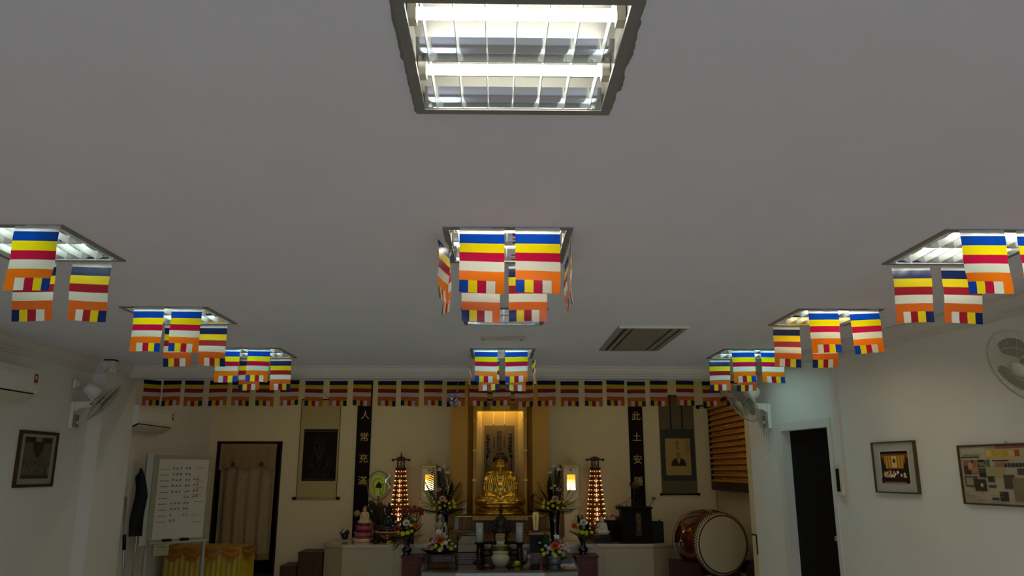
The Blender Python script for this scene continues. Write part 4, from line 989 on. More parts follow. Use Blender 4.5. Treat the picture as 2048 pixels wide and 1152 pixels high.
# ------------------------------------------------------------------ seated figures
def petals_ring(b, R, z, n, w, h, lean, thick=.012, ph=0):
    for k in range(n):
        a = 2 * pi * (k + ph) / n
        b.T = Matrix.Rotation(a, 4, 'Z') @ Matrix.Translation((R, 0, z)) @ Matrix.Rotation(lean, 4, 'Y')
        def fn(u, v):
            s = sin(pi * min(1, .12 + u * .88)) ** .6 if u < 1 else 0
            return (-.25 * w * (1 - (2 * v - 1) ** 2) * -1 * .5 + .35 * h * u * u, (v - .5) * w * (s if u > .02 else .5), h * u)
        b.sheet(fn, 6, 4)
    b.T = Matrix.Identity(4)
def seated(H, skin, hair, parent, robe=None, folds=True, crown=False, voxel=None, bust=None):
    """a cross-legged statue of height H on parent, facing -y; one fused skin, hair apart"""
    k = H / .74
    P = lambda *a: tuple(x * k for x in a)
    HD = lambda x, y, z: P(x * 1.06, y * 1.06, (z - .50) * 1.06 + .468)      # head and face
    R3 = lambda *a: tuple(x * k * 1.06 for x in a)
    pr = []
    for s in (-1, 1):
        pr += [('e', P(s * .19, -.05, .072), P(.155, .165, .074)), ('e', P(s * .27, -.03, .065), P(.075, .12, .06)), ('t', [P(s * .28, -.08, .06), P(s * .12, -.185, .062), P(-s * .06, -.17, .055)], .052 * k, .036 * k),
               ('e', P(s * .140, .035, .40), P(.068, .078, .066)), ('t', [P(0, .02, .425), P(s * .075, .03, .425), P(s * .14, .035, .405)], .052 * k, .064 * k),
               ('t', [P(s * .165, .03, .385), P(s * .183, .01, .29), P(s * .185, -.02, .20)], .062 * k, .064 * k), ('t', [P(s * .185, -.02, .19), P(s * .14, -.12, .145), P(s * .05, -.175, .13)], .056 * k, .030 * k),
               ('e', P(s * .185, -.05, .14), P(.062, .11, .08)), ('e', P(s * .10, -.06, .25), P(.06, .06, .16)),
               ('e', HD(s * .086, .0, .578), R3(.012, .022, .050)), ('e', HD(s * .034, -.094, .600), R3(.022, .013, .008)), ('t', [HD(s * .012, -.108, .622), HD(s * .04, -.102, .630), HD(s * .066, -.08, .618)], .006 * k),
               ('e', HD(s * .04, -.076, .560), R3(.022, .022, .022))]
        for q in range(4): pr.append(('t', [P(s * .05, -.178, .128 - q * .006), P(s * .01, -.19 - q * .004, .124 - q * .006), P(-s * .04, -.185, .122 - q * .006)], .011 * k))
        pr.append(('t', [P(s * .05, -.175, .135), P(s * .02, -.19, .152), P(0, -.192, .158)], .010 * k))
        pr.append(('t', [P(s * .045, -.055, .455), P(s * .075, -.105, .39), P(s * .055, -.125, .28), P(s * .02, -.135, .20)], .012 * k))
        if folds:
            for q in range(4):
                pr.append(('t', [P(s * (.075 + .024 * q), -.092 + .014 * q, .42), P(s * (.105 + .026 * q), -.118 + .020 * q, .31), P(s * (.11 + .028 * q), -.128 + .016 * q, .19)], .0095 * k))
                pr.append(('t', [P(s * .30, -.09 + .03 * q, .105 + .012 * q), P(s * .19, -.215 + .02 * q, .085 + .017 * q), P(s * .05, -.225 + .02 * q, .05 + .018 * q)], .0095 * k))
                pr.append(('t', [P(s * .19, -.045 - .012 * q, .34 - .045 * q), P(s * .24, -.03, .29 - .045 * q), P(s * .235, .04, .30 - .045 * q)], .008 * k))
    pr += [('e', P(0, .02, .25), P(.155, .115, .22)), ('e', P(0, .005, .365), P(.165, .098, .11)), ('e', P(0, -.02, .30), P(.135, .085, .12)), ('e', P(0, -.055, .20), P(.11, .065, .12)), ('e', P(0, -.13, .055), P(.21, .12, .055)), ('e', P(0, -.05, .045), P(.31, .20, .045)),
           ('t', [P(0, .01, .42), P(0, -.008, .50)], .060 * k, .054 * k), ('e', HD(0, -.015, .595), R3(.083, .092, .100)), ('e', HD(0, -.035, .545), R3(.064, .062, .052)), ('e', HD(0, .015, .60), R3(.078, .085, .075)),
           ('t', [HD(0, -.104, .618), HD(0, -.118, .588), HD(0, -.122, .574)], .007 * k, .013 * k), ('e', HD(0, -.101, .547), R3(.026, .012, .0065)), ('e', HD(0, -.098, .535), R3(.021, .012, .0065)), ('e', HD(0, -.087, .513), R3(.02, .015, .014))]
    body = blob('figure', pr, skin, parent, voxel or .0052 * k, 2)
    if hair:
        hp = [('e', HD(0, .018, .652), R3(.097, .104, .066)), ('e', HD(0, .055, .61), R3(.090, .066, .085)), ('e', HD(0, .015, .712), R3(.058, .058, .036))]
        for s in (-1, 1): hp.append(('e', HD(s * .078, .0, .63), R3(.018, .05, .03)))
        for a in range(11): hp.append(('e', HD(.090 * cos(pi * a / 10), -.008 - .082 * sin(pi * a / 10), .642 + .014 * sin(pi * a / 10)), R3(.011, .011, .011)))
        if crown:
            hp += [('e', HD(0, 0, .77), R3(.035, .035, .06))]
            for a in range(7): hp.append(('t', [HD(.085 * cos(pi * a / 6), -.07 * sin(pi * a / 6), .655), HD(.098 * cos(pi * a / 6), -.085 * sin(pi * a / 6), .74 + .03 * (a % 2))], .018 * k, .007 * k))
        blob('hair', hp, hair, parent, voxel or .006 * k, 2)
    return body
M_HAIR = mat('dark blue black hair', '#050508', .6, noise=.2, scale=60)
# the main statue
t = thing('buddha_statue', 'large gilded seated Buddha statue with dark hair in the middle of the altar', 'statue', (AX + .005, 11.10, .986))
b = B(); b.lathe([(.30, .006), (.34, .012), (.34, .03), (.27, .05), (.24, .075), (.27, .10), (.31, .115), (.31, .128), (0, .13)], seg=40, sq=.72); b.build('lotus_base', M_GOLD, t)
b = B(); petals_ring(b, .255, .035, 16, .12, .085, radians(38)); petals_ring(b, .275, .03, 16, .12, .06, radians(62), ph=.5); b.bm.transform(Matrix.Diagonal((1, .74, 1, 1))); b.build('lotus_petals', M_GOLD, t)
bd = seated(.755, M_GOLD, M_HAIR, t)
for c in t.children:
    if c.name.startswith(('figure', 'hair')): c.location.z = .112
b = B(); b.ell((0, -.094, .758), (.015, .010, .013), 10, 6); b.build('hair_jewel', mat('pearl', '#ddd4c0', .2), t)

# porcelain statue on pink lotus throne
t = thing('porcelain_statue', 'small cream porcelain seated Buddha on a three-tier pink lotus throne', 'statue', (-1.815, 11.0, .64))
M_PINK = mat('pink porcelain', '#b0707a', .3, noise=.12, scale=20); M_PINKD = mat('deep pink rim', '#8a2830', .3, noise=.1); M_IV = mat('ivory porcelain', '#c7ae82', .3, noise=.05)
b = B(); b.lathe([(.135, 0), (.138, .01), (.138, .04), (.13, .048), (0, .05)], seg=32); b.build('plinth', M_IV, t)
b = B(); b.lathe([(.12, .05), (.13, .058), (.12, .072), (.10, .08), (.10, .15), (.115, .155), (.115, .165), (.09, .172), (.085, .225), (.10, .235), (0, .238)], seg=32); b.build('throne', M_PINKD, t)
b = B(); petals_ring(b, .112, .078, 14, .062, .062, radians(14)); petals_ring(b, .090, .168, 12, .055, .055, radians(10)); b.build('lotus_petals', M_PINK, t, kind='stuff')
seated(.245, M_IV, mat('rose hood', '#9c6558', .4), t, folds=False, voxel=.0042)
for c in t.children:
    if c.name.startswith(('figure', 'hair')): c.location.z = .235; c.scale = (.80, .9, 1)
# dark green statue on a footed gilt tray
t = thing('jade_statue', 'dark green seated crowned statue on a red rimmed tray with gilt foot', 'statue', (-1.474, 10.93, .64))
b = B(); b.lathe([(.085, 0), (.09, .01), (.06, .03), (.045, .05), (.05, .07), (.09, .095), (0, .097)], seg=28); b.build('gilt_foot', M_GOLD, t)
b = B(); b.lathe([(.10, .095), (.165, .105), (.175, .118), (.175, .135), (.165, .14), (0, .14)], seg=36, sq=.8); b.build('tray', M_PINKD, t)
b = B(); b.ring((0, 0, .138), .172, .006, 'z', 40, 6); o = b.build('tray_rim', M_CREAM2, t); o.scale = (1, .8, 1)
M_JADE = mat('dark jade', '#0d1a10', .25, noise=.3, scale=12)
seated(.34, M_JADE, mat('dark bronze crown', '#141812', .35, metal=.3), t, folds=True, crown=True, voxel=.006)
for c in t.children:
    if c.name.startswith(('figure', 'hair')): c.location.z = .14
# small white statue on a black stand
t = thing('white_statue', 'small plain white seated Buddha on a black box stand before the light tower', 'statue', (1.425, 10.84, .64))
b = B(); b.box(-.115, .115, -.07, .07, 0, .10, .004); b.build('black_stand', M_BLACK, t)
b = B(); b.lathe([(.085, .10), (.09, .105), (.085, .115), (0, .116)], seg=28, sq=.7); b.build('seat_disc', mat('white porcelain', '#cfc8b4', .3), t)
seated(.225, mat('white porcelain', '#cfc8b4'), mat('white porcelain', '#cfc8b4'), t, folds=False, voxel=.004)
for c in t.children:
    if c.name.startswith(('figure', 'hair')): c.location.z = .112
# pale ascetic statue behind the low flowers
t = thing('ascetic_statue', 'thin pale stone ascetic statue with a cord across the chest, among the flowers', 'statue', (-.735, 10.36, .566))
M_STONE = mat('pale stone', '#a5957c', .7, noise=.12, scale=14, bump=.1)
k = 1.0
pr = [('e', (0, 0, .09), (.15, .11, .07)), ('e', (0, .0, .20), (.075, .055, .12)), ('e', (0, -.005, .30), (.10, .06, .075)), ('t', [(0, 0, .36), (0, -.005, .43)], .028), ('e', (0, -.01, .475), (.044, .050, .058)), ('e', (0, .0, .525), (.022, .022, .02)), ('t', [(0, -.058, .48), (0, -.064, .462)], .006, .009)]
for s in (-1, 1):
    pr += [('e', (s * .105, 0, .335), (.034, .036, .036)), ('t', [(s * .112, 0, .33), (s * .135, -.01, .22), (s * .125, -.03, .13)], .027, .022), ('t', [(s * .125, -.03, .13), (s * .05, -.10, .11)], .022, .016), ('e', (s * .13, -.05, .045), (.10, .08, .045)), ('e', (s * .047, 0, .472), (.008, .012, .022)),
           ('t', [(s * .02, -.053, .49), (s * .035, -.045, .488)], .006)]
    for q in range(4): pr.append(('t', [(s * .02, -.062, .345 - q * .028), (s * .08, -.045, .325 - q * .028)], .006))
o = blob('figure', pr, M_STONE, t, .0065, 2); o.scale = (.60, .60, .58); o.location.z = .155
b = B(); b.T = Matrix.Translation((0, 0, .155)) @ Matrix.Diagonal((.60, .60, .58, 1)); b.tube([(.08, -.045, .36), (.06, -.066, .33), (.035, -.068, .26), (-.01, -.066, .19), (-.05, -.05, .13)], .007, 6); b.build('chest_cord', M_DARKW, t)
b = B(); b.box(-.13, .13, -.09, .085, -.0, .16, .004); b.build('plinth', M_BROWN, t)
# dark carved figure in front of the stand
t = thing('dark_carving', 'dark brown carved wooden standing figure before the centre of the statue stand', 'carving', (.05, 10.36, .566))
pr = [('e', (0, 0, .525), (.040, .044, .052)), ('e', (0, 0, .575), (.022, .022, .02)), ('t', [(0, 0, .42), (0, 0, .50)], .028), ('e', (0, .01, .36), (.115, .07, .09)), ('e', (0, .0, .22), (.13, .085, .16)), ('e', (0, -.02, .08), (.17, .10, .08))]
for s in (-1, 1): pr += [('t', [(s * .10, 0, .38), (s * .135, -.03, .26), (s * .04, -.085, .24)], .04, .026), ('t', [(s * .05, -.07, .34), (s * .09, -.085, .18), (s * .13, -.08, .04)], .014)]
o = blob('figure', pr, M_DARKW, t, .010, 2); o.scale = (.72, .8, 1)
b = B(); b.box(-.15, .15, -.10, .09, 0, .03, .005); b.build('plinth', M_DARKW, t)

# ------------------------------------------------------------------ added alcove battens (unseen behind the beam, put in to light the altar)
for x, w_ in ((-1.9, 'pillar side'), (1.7, 'drum side')):
    t = thing('batten_lamp', 'slim fluorescent batten behind the beam on the alcove ceiling, ' + w_, 'lamp', (x, 9.02, 3.05))
    b = B(); b.box(-.62, .62, -.03, .03, -.05, 0, .005); b.build('batten_body', M_WHITE, t)
    b = B(); b.tube([(-.58, 0, -.068), (.58, 0, -.068)], .014, 10); b.build('tube', mat('tube alcove', '#fff3d8', .4, noise=0, emit=(1.0, .86, .58), estr=ALCOVE), t)
    for s in (-1, 1): b = B(); b.box(s * .60 - .015, s * .60 + .015, -.015, .015, -.085, -.045); b.build('tube_holder', M_WHITE, t)

# ------------------------------------------------------------------ paper lanterns
M_LW = mat('cream lantern wood', '#ead6a0', .5, noise=.06, scale=20)
M_GLOW = bpy.data.materials.new('lantern window'); M_GLOW.use_nodes = True
def _glow():
    nt = M_GLOW.node_tree; bs = nt.nodes['Principled BSDF']; bs.inputs['Base Color'].default_value = lin('#e8c86a')
    tc = nt.nodes.new('ShaderNodeTexCoord'); sp = nt.nodes.new('ShaderNodeSeparateXYZ'); cr = nt.nodes.new('ShaderNodeValToRGB')
    mr = nt.nodes.new('ShaderNodeMapRange'); mr.inputs[1].default_value = .225; mr.inputs[2].default_value = .41
    nt.links.new(tc.outputs['Object'], sp.inputs[0]); nt.links.new(sp.outputs[2], mr.inputs[0]); nt.links.new(mr.outputs[0], cr.inputs[0])
    e = cr.color_ramp.elements; e[0].position = .25; e[0].color = (4.5, 3.4, 1.2, 1); e[1].position = .75; e[1].color = (1.0, .50, .02, 1)
    nt.links.new(cr.outputs[0], bs.inputs['Emission Color']); bs.inputs['Emission Strength'].default_value = 1.3
_glow()
def lantern(label, x):
    t = thing('altar_lantern', label, 'lantern', (x, 11.22, 1.10))
    b = B(); b.box(-.14, .14, -.09, .09, 0, .02, .004); b.box(-.12, .12, -.075, .075, .02, .05, .003); b.build('foot', M_LW, t)
    b = B(); b.box(-.10, .10, -.07, .07, -.46, 0, .004); b.box(-.125, .125, -.085, .085, -.46, -.42, .004); b.build('pedestal', M_LW, t)
    b = B(); b.box(-.145, .145, -.10, .10, .05, .068, .003); b.build('ledge', M_LW, t)
    b = B()
    for s in (-1, 1): b.box(s * .092 - .012, s * .092 + .012, -.09, -.07, .068, .53); b.box(s * .092 - .012, s * .092 + .012, .07, .09, .068, .53)
    b.build('corner_posts', M_LW, t)
    b = B(); b.box(-.085, .085, -.082, -.074, .068, .215); b.box(-.085, .085, -.082, -.074, .425, .53); b.box(-.085, -.056, -.082, -.074, .215, .425); b.box(.062, .085, -.082, -.074, .215, .425); b.build('front_board', M_LW, t)
    b = B(); b.box(-.092, .092, .076, .082, .068, .53); b.box(-.1, -.094, -.075, .075, .068, .53); b.box(.094, .1, -.075, .075, .068, .53); b.build('side_boards', M_LW, t)
    b = B(); b.box(-.056, .062, -.070, -.066, .215, .425); b.build('paper_window', M_GLOW, t)
    b = B()
    for k in range(5): xx = -.056 + .118 * (k + .5) / 5; b.box(xx - .0018, xx + .0018, -.076, -.070, .30, .425)
    for k in range(5): zz = .32 + k * .024; b.box(-.056, .062, -.0765, -.070, zz - .0018, zz + .0018)
    b.build('lattice', M_LW, t)
    for s, q in ((1, (.062, .070)), (-1, (-.066, -.056))): b = B(); b.box(q[0], q[1], -.096, -.08, .205, .435, .002); b.build('window_stile', M_CREAM2, t)
    for q in ((.425, .437), (.203, .215)): b = B(); b.box(-.066, .070, -.096, -.08, q[0], q[1], .002); b.build('window_rail', M_CREAM2, t)
    b = B(); b.box(-.012, .012, -.088, -.08, .475, .495, .003); b.build('latch_ornament', M_FRAMED, t)
    b = B()
    def rf(u, v):
        xx, yy = (u - .5) * 2, (v - .5) * 2; r = max(abs(xx), abs(yy))
        return (xx * .155, yy * .125, .615 - .072 * r ** .8 + .028 * max(0, abs(xx) + abs(yy) - 1.2) + .012 * abs(xx) ** 6)
    b.sheet(rf, 16, 16); b.sheet(lambda u, v: (lambda p: (p[0], p[1], p[2] - .022))(rf(u, v)), 16, 16)
    for k in range(16):
        for (f0, f1) in (((k / 16, 0), ((k + 1) / 16, 0)), ((k / 16, 1), ((k + 1) / 16, 1)), ((0, k / 16), (0, (k + 1) / 16)), ((1, k / 16), (1, (k + 1) / 16))):
            p, q = rf(*f0), rf(*f1); b.quad(p, q, (q[0], q[1], q[2] - .022), (p[0], p[1], p[2] - .022))
    b.build('roof', mat('lantern roof', '#c4ac60', .45, noise=.08), t)
    for s in (-1, 1): b = B(); b.ell((s * .152, -.12, .56), (.012, .012, .016), 8, 6); b.build('eave_bead', M_CREAM2, t)
    b = B(); b.lathe([(.028, 0), (.03, .008), (.016, .016), (.022, .028), (.012, .04), (0, .048)], (0, 0, .612), 16); b.build('finial', mat('lantern roof', '#a08a44'), t)
    return t
lantern('cream roofed altar lantern with glowing window, behind the palm leaves near the porcelain statue', -.955)
lantern('cream roofed altar lantern with glowing window, nearer the donation box', 1.040)
# emblem lamp: pale green oval with a lotus outline
t = thing('lotus_emblem_lamp', 'oval clear stand with a glowing pale green panel and dark lotus outline', 'lamp', (-1.70, 11.41, .64))
b = B(); b.lathe([(.07, 0), (.07, .02), (.03, .04), (.012, .06), (.012, .58)], seg=18); b.build('stem', M_GOLD2, t)
n = 40
def sup(k, rx, rz): c, q = cos(2 * pi * k / n), sin(2 * pi * k / n); return (rx * abs(c) ** .75 * (1 if c > 0 else -1), .735 + rz * abs(q) ** .75 * (1 if q > 0 else -1))
b = B(); b.prism([sup(k, .105, .15) for k in range(n)], -.012, -.008, 'y'); b.build('glow_panel', mat('green glow', '#7f8f18', .5, noise=.1, scale=15, emit=(.42, .50, .02), estr=.10), t)
b = B(); b.T = Matrix.Translation((0, -.004, .73)) @ Matrix.Diagonal((.82, 1, 1, 1)); b.ring((0, 0, 0), .20, .006, 'y', 44, 6); b.T = Matrix.Identity(4); b.tube([(0, 0, .52), (0, -.004, .60)], .01, 6); b.build('oval_rim', mat('smoky plate', '#5b4f33', .15, noise=.1), t)
pr = Print(-.0125); DK = '#1c1a0c'
pr.stroke([(-.05, .60), (-.06, .68), (-.085, .74), (-.07, .80), (-.02, .83), (.03, .82)], .008, DK); pr.stroke([(.03, .60), (.02, .70), (.06, .76), (.07, .70), (.05, .60)], .008, DK); pr.poly([(-.045, .70), (.05, .70), (.04, .75), (.005, .79), (-.03, .75)], DK); pr.done('lotus_outline', t)
b = B(); b.sheet(lambda u, v: (.115 + .03 * sin(u * 9) + .035 * v, -.03 - .02 * sin(v * 11), .68 + .22 * u), 12, 4); b.build('foil_strip', mat('clear foil', '#c9cfc6', .12, metal=.8), t)

# ------------------------------------------------------------------ light towers
M_TGOLD = mat('tower gilt', '#8a5a1e', .4, metal=.5, noise=.15, scale=30)
M_TRED = mat('tower red edge', '#4a0f08', .4, noise=.1)
M_BULB = mat('tower bulbs', '#ffdf9a', .4, noise=0, emit=(1.0, .42, .12), estr=2.6)
M_NFIG = mat('lit niche figure', '#ffd99a', .4, noise=0, emit=(1.0, .58, .26), estr=1.0)  # the figures are no lamps; the light on them is put in as glow
def tower(label, loc, finial):
    t = thing('light_tower', label, 'lamp', loc)
    b = B(); b.lathe([(.165, 0), (.165, .03), (.15, .05), (.15, .10), (.16, .115), (.16, .13), (0, .132)], seg=8, smooth=False, ang=pi / 8); b.build('base', M_TRED, t)
    n = 13; z0, z1 = .13, .965; r0, r1 = .150, .070; dz = (z1 - z0) / n
    first = None
    for k in range(n):
        r = r0 + (r1 - r0) * k / (n - 1); z = z0 + dz * k
        if first is None:
            b = B(); b.mi = 0; b.lathe([(.88, 0), (.84, .72 * dz), (.84, .74 * dz)], seg=8, smooth=False, ang=pi / 8); b.mi = 1; b.lathe([(.80, .70 * dz), (1.04, .76 * dz), (1.06, .88 * dz), (.98, dz), (.5, dz)], seg=8, smooth=False, ang=pi / 8)
            tier = b.build('tier', [M_TGOLD, M_TRED], t); first = tier
            b = B(); m = 12
            for q in range(m): a = 2 * pi * (q + .5) / m; b.ell((cos(a) * 1.0, sin(a) * 1.0, .46 * dz), (.05, .05, .0065), 6, 4)
            bl = b.build('bulbs', M_BULB, tier, kind='stuff')
            b = B(); b.lathe([(0, 0), (.13, .0), (.14, .006), (.07, .012), (.09, .025), (.05, .034), (.055, .042), (0, .050)], (0, -.93, .006), 8); nf = b.build('niche_figure', M_NFIG, tier)
            tier.location = (0, 0, z); tier.scale = (r, r, 1)
        else:
            tr = dup(first, 'tier', t, (0, 0, z), None, (r, r, 1)); dup(bl, 'bulbs', tr)
            if k in (2, 3, 4, 6, 7, 8, 9, 10): dup(nf, 'niche_figure', tr)
    b = B(); b.lathe([(.078, 0), (.085, .008), (.085, .016), (0, .018)], (0, 0, z1), 8, False, ang=pi / 8); b.build('gallery', M_TRED, t)
    for q in range(4): a = pi / 4 + q * pi / 2; b = B(); b.tube([(.062 * cos(a), .062 * sin(a), z1 + .016), (.062 * cos(a), .062 * sin(a), z1 + .125)], .0055, 6); b.build('column', M_DARKW, t)
    b = B(); b.lathe([(.025, 0), (.02, .03), (.012, .05), (.016, .07), (0, .085)], (0, 0, z1 + .018), 10); b.build('shrine_figure', mat('amber', '#8a6a36', .4), t)
    b = B(); b.lathe([(.125, .118), (.128, .126), (.085, .142), (.04, .165), (.012, .172), (0, .172)], (0, 0, z1), 8, False, ang=pi / 8)
    for q in range(4): a = q * pi / 2; b.box(.118 * cos(a) - .014, .118 * cos(a) + .014, .118 * sin(a) - .014, .118 * sin(a) + .014, z1 + .105, z1 + .142)
    b.build('roof', M_DARKW, t)
    if finial: b = B(); b.lathe([(.016, 0), (.018, .012), (.008, .02), (.012, .035), (.004, .06), (0, .075)], (0, 0, z1 + .168), 10); b.build('finial', mat('copper', '#7a3a1e', .4, metal=.6), t)
tower('tapering tower of tiny warm lights with a spired roof, beside the dark green statue', (-1.372, 11.26, .64), True)
tower('tapering tower of tiny warm lights with a flat roof, behind the plain white statue', (1.402, 11.26, .64), False)

# ------------------------------------------------------------------ donation box and its neighbours
t = thing('donation_box', 'dark wooden donation box with gilt vertical writing at the end of the shelf', 'box', (1.86, 10.72, .64))
b = B(); b.box(-.20, .20, -.11, .11, 0, .44, .006); b.build('box', M_MATTE, t)
b = B(); b.box(-.215, .215, -.125, .12, 0, .04, .005); b.build('plinth', M_MATTE, t)
b = B(); b.box(-.215, .215, -.125, .12, .44, .465, .005); b.build('lid', M_MATTE, t)
for k, c in enumerate('廣種福田'): text_mesh(c, .078, mat('faded gilt', '#6b5a34', .6, metal=.2), t, (.02, -.112, .345 - k * .073), name='gilt_character', extrude=.001)
t = thing('black_speaker_box', 'plain black box with a tiny brown knob beside the donation box', 'box', (2.16, 10.82, .64))
b = B(); b.box(-.075, .085, -.06, .07, 0, .27, .004); b.build('box', M_BLACK, t)
b = B(); b.lathe([(.012, 0), (.014, .012), (.008, .022), (0, .026)], (.045, 0, .27), 10); b.build('knob', mat('brown knob', '#5b3019', .4), t)
t = thing('dark_cabinet_box', 'low dark box between the white statue and the donation box', 'box', (1.60, 11.0, .64))
b = B(); b.box(-.12, .12, -.08, .08, 0, .26, .004); b.build('box', M_MATTE, t)
b = B(); b.box(-.125, .125, -.085, .08, .26, .275, .003); b.build('lid', M_MATTE, t)
t = thing('small_ornament', 'small white and red house shaped ornament on the low dark box', 'ornament', (1.595, 11.0, .915))
b = B(); b.prism([(-.03, 0), (.03, 0), (.03, .04), (0, .062), (-.03, .04)], -.02, .02, 'y'); b.build('house', mat('ornament white', '#b8a98c', .5), t)
b = B(); b.prism([(-.036, .038), (0, .064), (.036, .038), (.036, .046), (0, .073), (-.036, .046)], -.024, .024, 'y'); b.build('roof', M_BLACK, t)
b = B(); b.box(.04, .10, -.02, .03, 0, .05, .004); b.build('red_side', mat('ornament red', '#6b1c10', .5), t)
b = B(); b.box(-.10, -.055, -.02, .02, 0, .06, .006); b.build('jar', mat('ornament jar', '#8a7c64', .5), t)
b = B(); b.ell((0, 0, .05), (.05, .045, .05), 14, 8); b.ell((.03, 0, .10), (.03, .03, .035), 12, 7); b.tube([(-.04, 0, .05), (-.06, -.01, .1), (-.03, 0, .14)], .012, 8); o = b.build('dark_stone_ornament', mat('black stone', '#0d0b0b', .3)); o.location = (-2.10, 11.15, .652)
tag(o, 'small black carved stone ornament on a thin base at the end of the marble shelf', 'ornament')
b = B(); b.lathe([(.10, 0), (.10, .012), (0, .012)], seg=24, sq=.7); o = b.build('ornament_base', mat('pale slab', '#b5ab92', .4)); o.location = (-2.09, 11.15, .64); tag(o, 'thin pale oval slab under the black stone ornament', 'base')

# ------------------------------------------------------------------ low altar table, cherry cabinets, sutra desk
t = thing('altar_table', 'low dark altar table with glass top and silvery front edge before the altar', 'table', (AX, 9.7, 0))
pl = [(-.845, 9.12), (-.45, 9.02), (.53, 9.02), (.915, 9.12), (.985, 10.46), (-.905, 10.46)]
def inset(d): return [(x + (-d if x > AX else d) * 1, y + (d if y < 9.5 else 0)) for x, y in pl]
b = B(); b.prism(inset(.03), .02, .43, 'z'); b.build('table_body', M_DARKW, t, world=True)
b = B(); b.prism(pl, .43, .475, 'z'); b.build('silver_edge', mat('brushed edge', '#8d8f88', .35, metal=.5, noise=.06), t, world=True)
b = B(); b.prism(inset(-.01), .475, .492, 'z'); b.build('wood_rim', wood('rim wood', '#46341a', '#5e4a24', .3, .3), t, world=True)
b = B(); b.prism(inset(.015), .492, .50, 'z'); b.build('glass_top', mat('dark glass', '#2c2010', .06, noise=.1, coat=.1), t, world=True)
for k in range(3):
    b = B(); b.box(-.86, .94, 10.15 + .03 * k, 10.455, .50 + .022 * k, .522 + .022 * k, .003); b.build('rear_step', wood('rim wood', '#46341a', '#5e4a24'), t, world=True)
for s, lab in ((-1, 'cherry red wooden cabinet at the porcelain statue side of the altar table'), (1, 'cherry red wooden cabinet at the drum side of the altar table')):
    c = AX + s * 1.105
    t = thing('altar_cabinet', lab, 'cabinet', (c, 10.40, 0))
    b = B(); b.box(-.135, .135, -.14, .16, 0, .505, .004); b.build('carcass', M_CHERRY, t)
    b = B(); b.box(-.15, .15, -.165, .17, .505, .53, .006); b.build('cabinet_top', M_CHERRY, t)
    b = B(); b.box(-.11, .11, -.150, -.139, .05, .47, .004); b.build('door', M_CHERRY, t)
    b = B(); b.box(-.075, .075, -.156, -.149, .10, .42, .003); b.build('door_panel', M_CHERRY, t)
# sutra desk with books
t = thing('sutra_desk', 'dark wooden reading desk on the altar table, in the middle between two candles', 'desk', (AX + .005, 9.96, .50))
b = B(); b.box(-.235, .235, -.10, .10, .205, .225, .003); b.build('desk_top', M_MATTE, t)
for s in (-1, 1): b = B(); b.box(s * .215 - .015, s * .215 + .015, -.09, .09, 0, .205, .003); b.build('side_board', M_MATTE, t)
for z in (.06, .12): b = B(); b.box(-.20, .20, -.08, -.06, z, z + .02, .003); b.build('stretcher', M_MATTE, t)
rnd = random.Random(2)
for k in range(5):
    o = B(); o.box(-.058, .058, -.055, .055, 0, .018, .002); o = o.build('sutra_book', [mat('sutra cover', '#6a5126', .6, noise=.15)])
    pg = B(); pg.box(-.056, .056, -.0565, .05, .003, .015); pg.build('pages', mat('sutra pages', '#a08a5a', .7), o)
    o.location = (AX - .0 + rnd.uniform(-.003, .003), 9.95, .7255 + k * .0195); tag(o, '%s sutra book from the bottom of the stack on the reading desk' % ORD[k], 'book', 'sutra books on the reading desk')
# altar candles on dark stands
M_WAX = mat('candle wax', '#bdb8a4', .4, noise=.04)
M_GLASS = mat('clear glass', '#dfe6e2', .03, noise=0, alpha=.28)
for x, lab in ((-.211, 'tall glass candle on a dark turned stand, nearer the white papers'), (.275, 'tall glass candle on a dark turned stand, nearer the memorial tablet')):
    t = thing('glass_candle', lab, 'candle', (x, 9.78, .50), 0, 'pair of glass candles on the altar table')
    b = B(); b.lathe([(.075, 0), (.078, .012), (.05, .025), (.032, .04), (.036, .10), (.042, .13), (.030, .16), (.036, .20), (.058, .222), (.060, .235), (0, .236)], seg=20); b.build('stand', M_DARKW, t)
    b = B(); b.lathe([(.040, 0), (.040, .165), (.030, .17), (0, .168)], (0, 0, .238), 24); b.build('wax', M_WAX, t)
    b = B(); b.lathe([(.0455, 0), (.0455, .225), (.0435, .225), (.0435, .004)], (0, 0, .236), 28); b.build('glass', M_GLASS, t)
    b = B(); b.tube([(0, 0, .405), (.002, 0, .425)], .002, 5); b.build('wick', M_BLACK, t)
# incense pot and sand bowl
t = thing('incense_pot', 'white glazed incense pot at the middle front of the altar table', 'pot', (.043, 9.42, .50))
b = B(); b.lathe([(.062, 0), (.068, .004), (.092, .035), (.105, .075), (.104, .105), (.088, .128), (.082, .140), (.098, .150), (.100, .158), (.086, .158), (.078, .140), (.07, .125), (0, .12)], seg=36); b.build('pot', mat('celadon white', '#a8a283', .25, noise=.05), t)
b = B(); b.lathe([(.076, .13), (.03, .138), (0, .14)], seg=20); b.build('ash', mat('ash', '#7d7460', .9, noise=.2), t)
t = thing('brass_bowl', 'wide dim brass bowl behind the white incense pot', 'bowl', (.043, 9.66, .50))
b = B(); b.lathe([(.05, 0), (.055, .01), (.04, .025), (.09, .06), (.125, .12), (.128, .16), (.11, .185), (.115, .20), (.105, .20), (.10, .185), (.118, .155), (.11, .12), (0, .08)], seg=36); b.build('bowl', mat('aged brass', '#59471e', .3, metal=.8, noise=.15), t)
b = B(); b.box(-.045, .045, -.02, .02, .215, .262, .003); b.build('white_card', mat('card', '#a39c8a', .6), t)
b = B(); b.lathe([(0, .2), (.10, .202), (.102, .212), (.02, .222), (0, .222)], seg=24); b.build('lid', mat('lid jade', '#7b7a50', .3), t)
